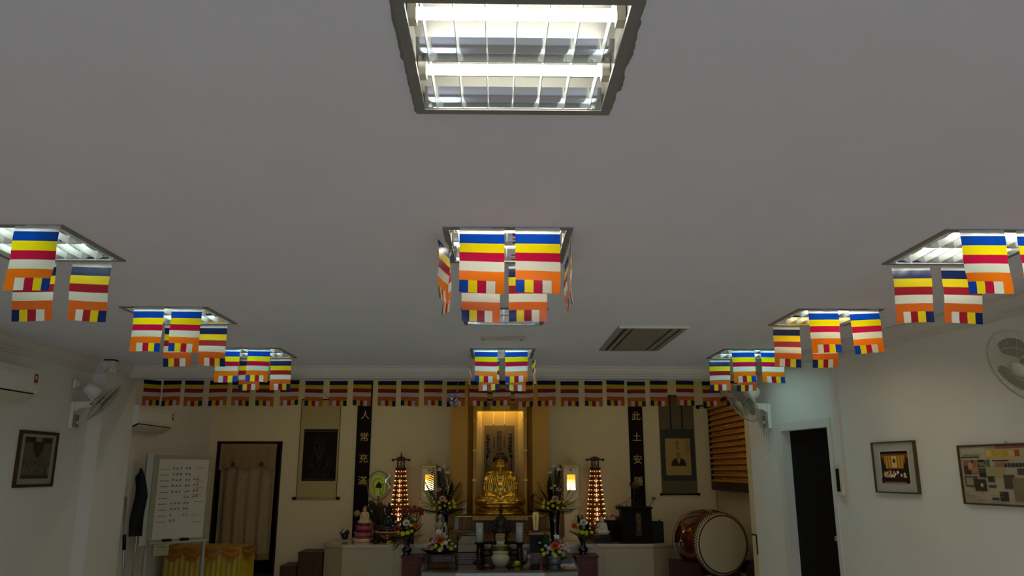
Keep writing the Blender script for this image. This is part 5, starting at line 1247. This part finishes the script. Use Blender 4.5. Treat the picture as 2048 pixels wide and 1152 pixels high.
b = B(); b.lathe([(.0, .0), (.02, .002), (.038, .02), (.04, .04), (.03, .058), (.012, .062), (0, .056)], seg=20); o = b.build('green_apple', mat('apple skin', '#8a9a1c', .3, noise=.12)); o.location = (.235, 9.40, .50)
sb = B(); sb.tube([(0, 0, .055), (.004, 0, .072)], .0022, 5); sb.build('stem', M_FRAMED, o); tag(o, 'green apple on the altar table beside the incense pot', 'apple')
b = B(); b.lathe([(.028, 0), (.03, .006), (.016, .014), (.018, .03), (.010, .045), (.008, .13), (0, .15)], seg=14); o = b.build('red_candle', mat('red wax', '#5a0c08', .35)); o.location = (.50, 9.12, .50); tag(o, 'thin dark red candle at the front edge of the altar table', 'candle')
# papers, tablet, black case, small cups
t = thing('paper_stand', 'stand holding pale grey papers behind the first candle', 'stand', (-.37, 10.30, .566))
b = B(); b.prism([(-.05, 0), (.05, 0), (.075, .20), (.06, .20)], -.145, .145, 'x'); b.build('easel', M_MATTE, t)
b = B()
for z0, z1 in ((.012, .10), (.104, .196)): 
    y = lambda z: -.056 + .115 * z / .2 - .003
    b.quad((-.125, y(z0), z0), (.125, y(z0), z0), (.125, y(z1), z1), (-.125, y(z1), z1))
b.build('paper', mat('grey paper', '#85796c', .7, noise=.08), t)
t = thing('green_dish', 'small dish with white rim and dark green filling on top of the paper stand', 'dish', (-.32, 10.405, .766))
b = B(); b.lathe([(.06, 0), (.085, .015), (.09, .022), (.082, .022), (0, .012)], seg=24, sq=.6); b.build('dish', mat('dish white', '#a9a798', .3), t)
b = B(); b.lathe([(.08, .018), (.075, .035), (0, .045)], seg=20, sq=.6); b.build('green_filling', mat('green filling', '#14503a', .5, noise=.2), t)
t = thing('green_dish_shelf', 'plain dark block under the small green dish', 'block', (-.32, 10.41, .566))
b = B(); b.box(-.14, .10, -.03, .04, 0, .20, .003); b.build('block', M_MATTE, t)
t = thing('black_case', 'glossy black case with two pale dots and a wooden lid, behind the low flowers', 'case', (.545, 10.32, .566))
b = B(); b.box(-.115, .115, -.08, .10, 0, .215, .004); b.build('case', M_BLACK, t)
b = B(); b.box(-.135, .135, -.095, .11, .215, .245, .004); b.build('lid', wood('gilt edge wood', '#7d5a1c', '#a57f32'), t)
for (x, z, r) in ((.0, .12, .02), (.06, .06, .012)): b = B(); b.ell((x, -.082, z), (r, .004, r * .7), 10, 6); b.build('pale_dot', mat('pale dot', '#b5b0a4', .4), t)
t = thing('memorial_tablet', 'upright pale gold memorial tablet on the lid of the black case', 'tablet', (.500, 10.33, .811))
b = B(); b.prism([(-.028, .02), (.028, .02), (.042, .225), (.030, .245), (-.030, .245), (-.042, .225)], -.012, .012, 'y'); b.build('tablet', mat('pale gilt', '#c8ac62', .4, metal=.3, noise=.15, scale=50), t)
b = B(); b.box(-.045, .045, -.03, .03, 0, .022, .004); b.build('foot', M_DARKW, t)
pr = Print(-.0125); rnd = random.Random(6)
for q in range(5): glyph(pr, 0, .185 - q * .032, .026, '#7a6230', rnd, .004)
pr.done('worn_writing', t)
for k, (x, z, h, lab) in enumerate(((.345, .0, .10, 'small white cup behind the second candle, leaning cloth beside it'), (.40, .0, .055, 'small pale bowl beside the black case'))):
    b = B(); b.lathe([(.018, 0), (.02, .004), (.032, h), (.028, h), (.016, .01), (0, .008)], seg=16); o = b.build('small_cup', mat('cup white', '#9b968c', .3)); o.location = (x, 10.12, .50); tag(o, lab, 'cup')
b = B(); b.lathe([(.03, 0), (.032, .004), (.032, .16), (.028, .16), (.028, .01), (0, .01)], seg=20); o = b.build('glass_tumbler', M_GLASS); o.location = (-.545, 10.80, .805); tag(o, 'tall clear glass tumbler on the altar tier behind the low flowers', 'glass')
b = B(); b.tube([(0, 0, 0), (0, 0, .24)], .022, 12); b.ell((0, 0, .25), (.045, .045, .02), 14, 6); b.ell((0, 0, .01), (.05, .05, .012), 14, 6); o = b.build('red_candlestick', mat('dark red lacquer', '#4a1408')); o.location = (.475, 10.90, 1.0); tag(o, 'dark red lacquer candlestick beside the gilded statue', 'candlestick')
b = B(); b.box(-.03, .03, -.02, .02, 0, .20, .004); b.box(-.02, .02, -.022, .02, .02, .18); o = b.build('gilt_plaque', mat('pink gilt', '#9c7452', .4, metal=.4)); o.location = (-.445, 10.95, 1.0); tag(o, 'small upright pinkish gilt plaque beside the gilded statue', 'plaque')

# ------------------------------------------------------------------ flowers
M_LEAF = mat('dark leaf', '#0e2412', .4, noise=.25, scale=8)
M_LEAF2 = mat('mid leaf', '#24401a', .45, noise=.25, scale=8)
M_LEAF3 = mat('pale leaf', '#56692f', .5, noise=.2, scale=8)
M_DRY = mat('dried lotus', '#4f3d22', .8, noise=.25, scale=10)
def petal_mats(n, c): return mat('petal ' + n, c, .6, noise=.12, scale=30)
PET = {'y': petal_mats('yellow', '#c9c21a'), 'w': petal_mats('white', '#cfcab8'), 'p': petal_mats('pink', '#c48f96'), 'o': petal_mats('orange', '#c04a16'), 'l': petal_mats('lilac white', '#b9a9ac'), 'r': petal_mats('crimson', '#8a1420'), 'k': petal_mats('coral', '#8e3e32')}
def mum_mesh():
    b = B()
    for (r, z, n, ln, lean) in ((.25, .0, 12, .75, .15), (.2, .15, 10, .6, .55), (.12, .3, 8, .45, 1.0)):
        for k in range(n):
            a = 2 * pi * (k + .5 * (n % 4)) / n; ca, sa = cos(a), sin(a); w = .17
            p = [(r, z), (r + ln * .6 * cos(lean), z + ln * .6 * sin(lean)), (r + ln * cos(lean), z + ln * sin(lean))]
            q = [(x * ca - s * w * sa, x * sa + s * w * ca, zz) for (x, zz), s in ((p[0], -.5), (p[0], .5), (p[1], 1), (p[1], -1))]
            A = [b.v(c) for c in q]; b.f(A, True); tip = b.v((p[2][0] * ca, p[2][0] * sa, p[2][1])); b.f([A[3], A[2], tip], True)
    b.ell((0, 0, .3), (.3, .3, .25), 8, 5)
    return b
def rose_mesh():
    b = B()
    for L_, (r, h, n, curl) in enumerate(((.24, .85, 3, .03), (.42, .84, 4, .10), (.62, .74, 5, .20), (.80, .56, 6, .30), (.92, .34, 7, .34))):
        for k in range(n):
            a0 = 2 * pi * k / n + L_ * .8; w = 2 * pi / n * 1.2
            def fn(u, v):
                e_ = 1 - (2 * u - 1) ** 2; rr = r * (.45 + .55 * v ** .5) + curl * v ** 3 + .05 * u
                return (rr * cos(a0 + (u - .5) * w), rr * sin(a0 + (u - .5) * w), h * v * (.72 + .28 * e_) - .12 * v ** 4)
            b.sheet(fn, 5, 5)
    b.ell((0, 0, .55), (.14, .14, .3), 7, 5); return b
def lily_mesh():
    b = B()
    for k in range(6):
        a = 2 * pi * k / 6
        b.T = Matrix.Rotation(a, 4, 'Z'); b.sheet(lambda u, v: (.12 + .85 * u ** 1.3, (v - .5) * .55 * sin(pi * min(.98, .1 + .9 * u)), .9 * u - .45 * u ** 3), 6, 3)
    b.T = Matrix.Identity(4)
    for k in range(4): b.tube([(0, 0, .1), (.1 * cos(k * 1.6), .1 * sin(k * 1.6), .9)], .03, 4)
    return b
def bud_mesh():
    b = B(); b.lathe([(0, 0), (.35, .2), (.42, .55), (.25, 1.0), (0, 1.25)], seg=10); return b
def blade_mesh():
    b = B(); b.sheet(lambda u, v: ((v - .5) * .16 * sin(pi * min(.99, .12 + .88 * u)) ** .7, .22 * u * u, u - .12 * u ** 4 - .02 * abs(v - .5)), 12, 2); return b
def round_leaf_mesh():
    b = B(); b.sheet(lambda u, v: ((v - .5) * .62 * sin(pi * min(.985, .06 + .94 * u)) ** .75, .30 * u * u + .08 * abs(v - .5), u * .95), 10, 4); return b
def frond_mesh():
    b = B(); b.tube([(0, .25 * (q / 8) ** 2, q / 8) for q in range(9)], .012, 4, .004)
    for k in range(16):
        u = .15 + .85 * k / 15; L = .42 * sin(pi * min(.97, .2 + .75 * u)) + .05
        for s in (-1, 1):
            p = Vector((0, .25 * u * u, u)); q = p + Vector((s * L * .75, .02, L * .55)); m = p.lerp(q, .5) + Vector((0, .01, .02)); w = Vector((-.010 * s, 0, .014))
            A, B1, C_, D = b.v(p), b.v(m + w), b.v(q), b.v(m - w); b.f([A, B1, C_, D])
    return b
PATS = {}
def pat(nm, fn, m):
    key = (nm, m.name)
    if key not in PATS:
        bb = fn(); bmesh.ops.recalc_face_normals(bb.bm, faces=bb.bm.faces[:]); me = bpy.data.meshes.new(nm); bb.bm.to_mesh(me); bb.bm.free(); me.materials.append(m); PATS[key] = me
    return PATS[key]
def put(name, me, parent, loc, direction, size, roll=0.0):
    o = bpy.data.objects.new(name, me); COL.objects.link(o); o.parent = parent; o.location = loc
    d = Vector(direction).normalized(); q = d.to_track_quat('Z', 'Y')
    o.rotation_mode = 'QUATERNION'; from mathutils import Quaternion
    o.rotation_quaternion = q @ Quaternion((0, 0, 1), roll); o.scale = (size if hasattr(size, '__len__') else (size,) * 3); return o
FN = {'mum': mum_mesh, 'rose': rose_mesh, 'lily': lily_mesh, 'bud': bud_mesh}
def bloom(t, org, kind, col, x, z, y, size, rnd):
    """a flower at (x, y, z) from the arrangement's origin, facing out from its heart"""
    p = Vector((x, y, z)); d = (p - Vector(org)); d.y -= .10; d = d.normalized() + Vector((rnd.uniform(-.15, .15), -.5, .25))
    put('flower', pat(kind, FN[kind], PET[col]), t, p, d, size * .80, rnd.uniform(0, 6))
    b = B(); b.tube([org, (Vector(org) + p) / 2 + Vector((0, .01, .01)), p], .003, 4, cap=False); b.build('flower_stem', M_LEAF2, t)
def greens(t, org, kind, m, ang, tilt, size, rnd, wide=1.0):
    """a leaf leaving org in the x-z plane at ang degrees from straight up, leaning tilt toward the viewer"""
    a = radians(ang); d = Vector((sin(a), -tilt, cos(a)))
    fn = {'blade': blade_mesh, 'round': round_leaf_mesh, 'frond': frond_mesh}[kind]
    put('frond' if kind == 'frond' else 'leaf', pat(kind, fn, m), t, org, d, (size * wide, size, size), rnd.uniform(-.5, .5))
def vase(t, prof, m, seg=24): b = B(); b.lathe(prof, seg=seg); return b.build('vase', m, t)
M_VASE = mat('black glazed vase', '#0b0a0d', .18, noise=.2, coat=.4)

def tall_arrangement(label, x, y, z, mirror, seed):
    rnd = random.Random(seed); t = thing('flower_arrangement', label, 'flowers', (x, y, z)); s = -1 if mirror else 1
    vase(t, [(.06, 0), (.066, .01), (.058, .04), (.066, .25), (.082, .42), (.076, .425), (.06, .26), (0, .05)], M_VASE)
    o = (0, 0, .42)
    for a, sz in ((-62, .36), (-48, .42), (-78, .34), (-98, .30), (62, .34), (45, .40), (80, .34), (100, .30), (20, .50), (-16, .52), (5, .55)): greens(t, (0, .02, .42), 'frond', M_LEAF if rnd.random() < .6 else M_LEAF2, a * s, rnd.uniform(.0, .4), sz, rnd)
    greens(t, (s * .02, -.02, .44), 'blade', M_LEAF, 16 * s, .05, .48, rnd, 1.6); greens(t, (s * .02, -.02, .44), 'blade', M_LEAF, 26 * s, .1, .42, rnd, 1.4); greens(t, (-s * .03, 0, .44), 'blade', M_LEAF, -20 * s, .05, .40, rnd, 1.2)
    greens(t, (s * .03, -.04, .40), 'round', M_LEAF, 98 * s, .3, .24, rnd); greens(t, (-s * .03, -.04, .40), 'round', M_LEAF, -100 * s, .3, .22, rnd); greens(t, (0, -.05, .40), 'round', M_LEAF2, 128 * s, .4, .2, rnd)
    for (dx, dz, k, c, sz) in ((0, .98, 'lily', 'w', .055), (-.05, .94, 'lily', 'w', .05), (.06, .90, 'lily', 'w', .05), (-.02, 1.03, 'bud', 'w', .03), (.0, .74, 'mum', 'w', .032), (-.05, .69, 'rose', 'p', .034), (.05, .71, 'mum', 'l', .028),
                               (.0, .575, 'rose', 'p', .042), (-.10, .60, 'bud', 'w', .02), (.09, .61, 'bud', 'w', .02), (-.13, .58, 'mum', 'w', .02), (.14, .55, 'mum', 'w', .02)): bloom(t, o, k, c, dx * s, dz, rnd.uniform(-.14, -.06), sz, rnd)
    for (dx, dz) in ((-.17, .48), (-.11, .535), (-.10, .455), (-.045, .53), (-.03, .46), (.045, .545), (.03, .485), (.09, .52), (.10, .46), (.155, .52), (.16, .475), (-.19, .53)): bloom(t, o, 'mum', 'y', dx * s, dz, rnd.uniform(-.16, -.10), rnd.uniform(.026, .036), rnd)
    for k in range(8): bloom(t, o, 'bud', 'w', rnd.uniform(-.24, .24), rnd.uniform(.42, .66), rnd.uniform(-.12, -.04), .014, rnd)
    return t
tall_arrangement('tall altar flowers with white lilies and palm fronds, above the ascetic statue', -.725, 10.72, .64, False, 31)
tall_arrangement('tall altar flowers with white lilies in a black vase, beside the memorial tablet', .770, 10.66, .64, True, 32)

def mid_arrangement(label, x, y, z, s, seed):
    rnd = random.Random(seed); t = thing('flower_arrangement', label, 'flowers', (x, y, z))
    vase(t, [(.05, 0), (.055, .008), (.04, .02), (.062, .05), (.066, .07), (.035, .10), (.03, .13), (.06, .20), (.075, .225), (.066, .225), (.03, .15), (0, .12)], M_VASE)
    o = (0, 0, .22)
    for a in (-85, -60, -30, 10, 40, 70, 95): greens(t, o, 'frond' if rnd.random() < .5 else 'round', rnd.choice([M_LEAF, M_LEAF2, M_LEAF3]), a, rnd.uniform(.1, .5), rnd.uniform(.2, .3), rnd)
    for a in (-20, 0, 22, 55): greens(t, o, 'blade', M_LEAF2, a, .1, rnd.uniform(.28, .36), rnd, 1.2)
    greens(t, (s * .05, -.06, .2), 'blade', M_LEAF3, 135 * s, .3, .2, rnd, 1.2); greens(t, (s * .05, -.06, .2), 'blade', M_LEAF2, 150 * s, .3, .22, rnd, 1.2)
    for (dx, dz, k, c, sz) in ((0, .40, 'rose', 'w', .045), (-.02, .50, 'bud', 'w', .035), (.06, .47, 'bud', 'l', .03), (-.12, .36, 'rose', 'o', .038), (-.06, .37, 'mum', 'y', .035), (.12, .33, 'rose', 'r', .035), (.09, .37, 'mum', 'w', .028), (-.10, .44, 'mum', 'l', .032), (.14, .41, 'mum', 'l', .03), (-.02, .28, 'mum', 'y', .042), (.04, .27, 'mum', 'y', .044),
                               (-.07, .30, 'mum', 'y', .034), (.10, .28, 'mum', 'y', .034), (.0, .34, 'mum', 'l', .026), (.17, .36, 'bud', 'w', .025), (-.15, .42, 'bud', 'w', .022)): bloom(t, o, k, c, dx * s, dz, rnd.uniform(-.13, -.05), sz, rnd)
    return t
mid_arrangement('altar flowers in a dark waisted vase on the cabinet nearer the porcelain statue', -1.155, 10.36, .53, -1, 41)
mid_arrangement('altar flowers in a dark waisted vase on the cabinet nearer the drum', 1.11, 10.36, .53, 1, 42)

def low_arrangement(label, x, y, z, s, seed, tray):
    rnd = random.Random(seed); t = thing('flower_arrangement', label, 'flowers', (x, y, z))
    if tray:
        b = B(); b.box(-.19, .19, -.10, .10, .075, .095, .004); b.build('stand_top', M_DARKW, t)
        for sx in (-1, 1): b = B(); b.box(sx * .165 - .02, sx * .165 + .02, -.09, .09, 0, .075, .004); b.build('stand_leg', M_DARKW, t)
        z0 = .095; b = B(); b.lathe([(.05, .095), (.09, .105), (.11, .14), (.10, .14), (0, .115)], seg=24); b.build('vase', M_VASE, t)
    else: z0 = .05; vase(t, [(.07, 0), (.075, .006), (.07, .03), (.085, .09), (.078, .09), (0, .03)], mat('blue white bowl', '#5d666c', .2, noise=.3, scale=25))
    o = (0, 0, z0)
    for a in (-95, -70, -40, -10, 20, 50, 75, 100): greens(t, o, rnd.choice(['round', 'frond']), rnd.choice([M_LEAF, M_LEAF2]), a, rnd.uniform(.2, .6), rnd.uniform(.16, .24), rnd)
    greens(t, (s * .06, .02, z0), 'round', M_LEAF2, 26 * s, .1, .30, rnd); greens(t, (s * .08, .0, z0 + .02), 'blade', M_LEAF2, 52 * s, .1, .36, rnd, 1.3)
    for (dx, dz, k, c, sz) in ((.0, .20, 'rose', 'o', .055), (-.02, .30, 'lily', 'w', .06), (.05, .27, 'bud', 'w', .03), (-.07, .19, 'rose', 'p', .036), (.07, .17, 'mum', 'w', .045), (-.14, .22, 'bud', 'w', .032), (-.06, .26, 'rose', 'p', .03), (.11, .20, 'mum', 'l', .03), (-.16, .14, 'mum', 'l', .042), (-.10, .10, 'mum', 'l', .042), (.02, .10, 'mum', 'l', .038),
                               (-.05, .13, 'mum', 'y', .04), (.0, .08, 'mum', 'y', .042), (.13, .10, 'mum', 'y', .04), (-.12, .16, 'mum', 'y', .034), (.09, .12, 'mum', 'p', .03), (.03, .15, 'mum', 'y', .036), (.15, .15, 'mum', 'y', .032)): bloom(t, o, k, c, dx * s, z0 + dz * .9 - .02, rnd.uniform(-.13, -.06), sz * .92, rnd)
    return t
low_arrangement('low altar flowers with an orange rose on a dark stand, front of the ascetic statue', -.690, 9.88, .50, 1, 51, True)
low_arrangement('low altar flowers with an orange rose in a small bowl, front of the black case', .690, 9.66, .50, -1, 52, False)

# coral coloured spray beside the tower, dried lotus pods, small shrub behind the dark green statue
t = thing('coral_flowers', 'cluster of coral pink tassel flowers beside the tower of lights near the dark statue', 'flowers', (-1.165, 10.80, .64)); rnd = random.Random(61)
vase(t, [(.05, 0), (.06, .02), (.05, .14), (.06, .18), (0, .16)], M_FRAMED)
for k in range(26):
    x, z = rnd.uniform(-.15, .17), rnd.uniform(.36, .46); b = None
    put('flower', pat('mum', mum_mesh, PET['k']), t, (x, rnd.uniform(-.07, .05), z), (x * 2, -.6, .6), rnd.uniform(.03, .042), rnd.uniform(0, 6))
b = B()
for k in range(18): x = rnd.uniform(-.14, .16); b.tube([(x * .2, 0, .16), (x * .7, -.02, .28), (x, -.02, .40)], .004, 4, cap=False)
b.build('stems', M_DRY, t, kind='stuff')
def pod_mesh(): b = B(); b.lathe([(0, 0), (.25, .1), (.75, .55), (1.0, .8), (.95, .95), (0, .95)], seg=14); return b
def petal_cup(): 
    b = B()
    for k in range(8): b.T = Matrix.Rotation(2 * pi * k / 8, 4, 'Z'); b.sheet(lambda u, v: (.25 + .75 * sin(u * 1.5), (v - .5) * .8 * sin(pi * min(.97, .15 + .8 * u)), 1.0 * u * u), 5, 3)
    return b
t = thing('dried_lotus', 'brown dried lotus flowers and leaves standing before the couplet board and donation box', 'flowers', (1.845, 11.02, .64)); rnd = random.Random(71)
vase(t, [(.07, 0), (.08, .02), (.05, .10), (.07, .24), (0, .2)], M_MATTE)
for (x, z, k, sz) in ((.065, .70, 'c', .075), (-.06, .52, 'l', .17), (.09, .50, 'l', .16), (.0, .36, 'c', .07), (-.16, .42, 'c', .055), (.14, .40, 'c', .06), (-.09, .34, 'p', .05), (.32, .54, 'p', .035)):
    b = B(); b.tube([(0, 0, .22), (x * .5, -.02, z * .6), (x, -.04, z)], .0045, 5, cap=False); b.build('stalk', M_DRY, t)
    if k == 'c': put('lotus_flower', pat('petal_cup', petal_cup, M_DRY), t, (x, -.04, z), (x * .4, -.3, 1), sz)
    elif k == 'p': put('seed_pod', pat('pod', pod_mesh, mat('pale pod', '#7d6d40', .7, noise=.2)), t, (x, -.04, z), (x * .4, -.5, 1), sz)
    else: put('leaf', pat('round', round_leaf_mesh, mat('olive dry leaf', '#55481a', .7, noise=.2)), t, (x - .06, -.04, z - .03), (1, -.2, .35), (sz * 1.2, sz, sz))
t = thing('dried_spray', 'brown dried flower spray between the porcelain statue and the dark green statue', 'flowers', (-1.68, 11.27, .64)); rnd = random.Random(72)
vase(t, [(.05, 0), (.06, .02), (.04, .12), (.055, .2), (0, .18)], M_FRAMED)
for k in range(16):
    x, z = rnd.uniform(-.13, .10), rnd.uniform(.28, .50)
    b = B(); b.tube([(0, 0, .19), (x * .5, -.02, z * .7), (x, -.03, z)], .003, 4, cap=False); b.build('stalk', M_DRY, t)
    put('lotus_flower', pat('petal_cup', petal_cup, M_DRY), t, (x, -.03, z), (x, -.5, .8), rnd.uniform(.025, .045))
for k in range(8): greens(t, (0, 0, .2), 'round', M_DRY, rnd.uniform(-60, 60), .3, rnd.uniform(.2, .32), rnd)
t = thing('green_sprigs', 'low dark green sprigs lying on the marble shelf around the gilt footed tray', 'leaves', (-1.49, 10.74, .645)); rnd = random.Random(73)
for k in range(14): greens(t, (rnd.uniform(-.22, .22), rnd.uniform(-.05, .05), .005), 'round', rnd.choice([M_LEAF, M_LEAF2]), rnd.choice([-1, 1]) * rnd.uniform(55, 85), .3, rnd.uniform(.08, .14), rnd)
# shiny sheets shaped to stand in for glare on the bunting plastic
q = on_y(907, 790, 8.40)
t = thing('foil_ornament', 'crumpled clear shiny foil ornament hanging among the bunting flags beside the niche', 'ornament', (q.x, 8.40, q.z)); M_GLARE = mat('iridescent foil', '#c7c0d2', .08, metal=.9, noise=.2, scale=30)
rnd = random.Random(81)
for (x0, z0, x1, z1, w) in ((.03, -.11, .045, .10, .03), (-.02, -.11, -.035, .04, .035), (.0, -.11, -.05, -.05, .03)):
    def fo(u, v): return (x0 + (x1 - x0) * u + (v - .5) * w * (1.3 - u) + .006 * sin(u * 23 + v * 3), .012 * sin(u * 17) * cos(v * 7) + .01 * rnd.uniform(-1, 1), z0 + (z1 - z0) * u)
    b = B(); b.sheet(fo, 16, 4, smooth=False); b.build('foil_blade', M_GLARE, t, recalc=False)
b = B(); b.tube([(.045, 0, .09), (.045, .06, .165)], .0012, 4); b.build('thread', M_WHITE, t)
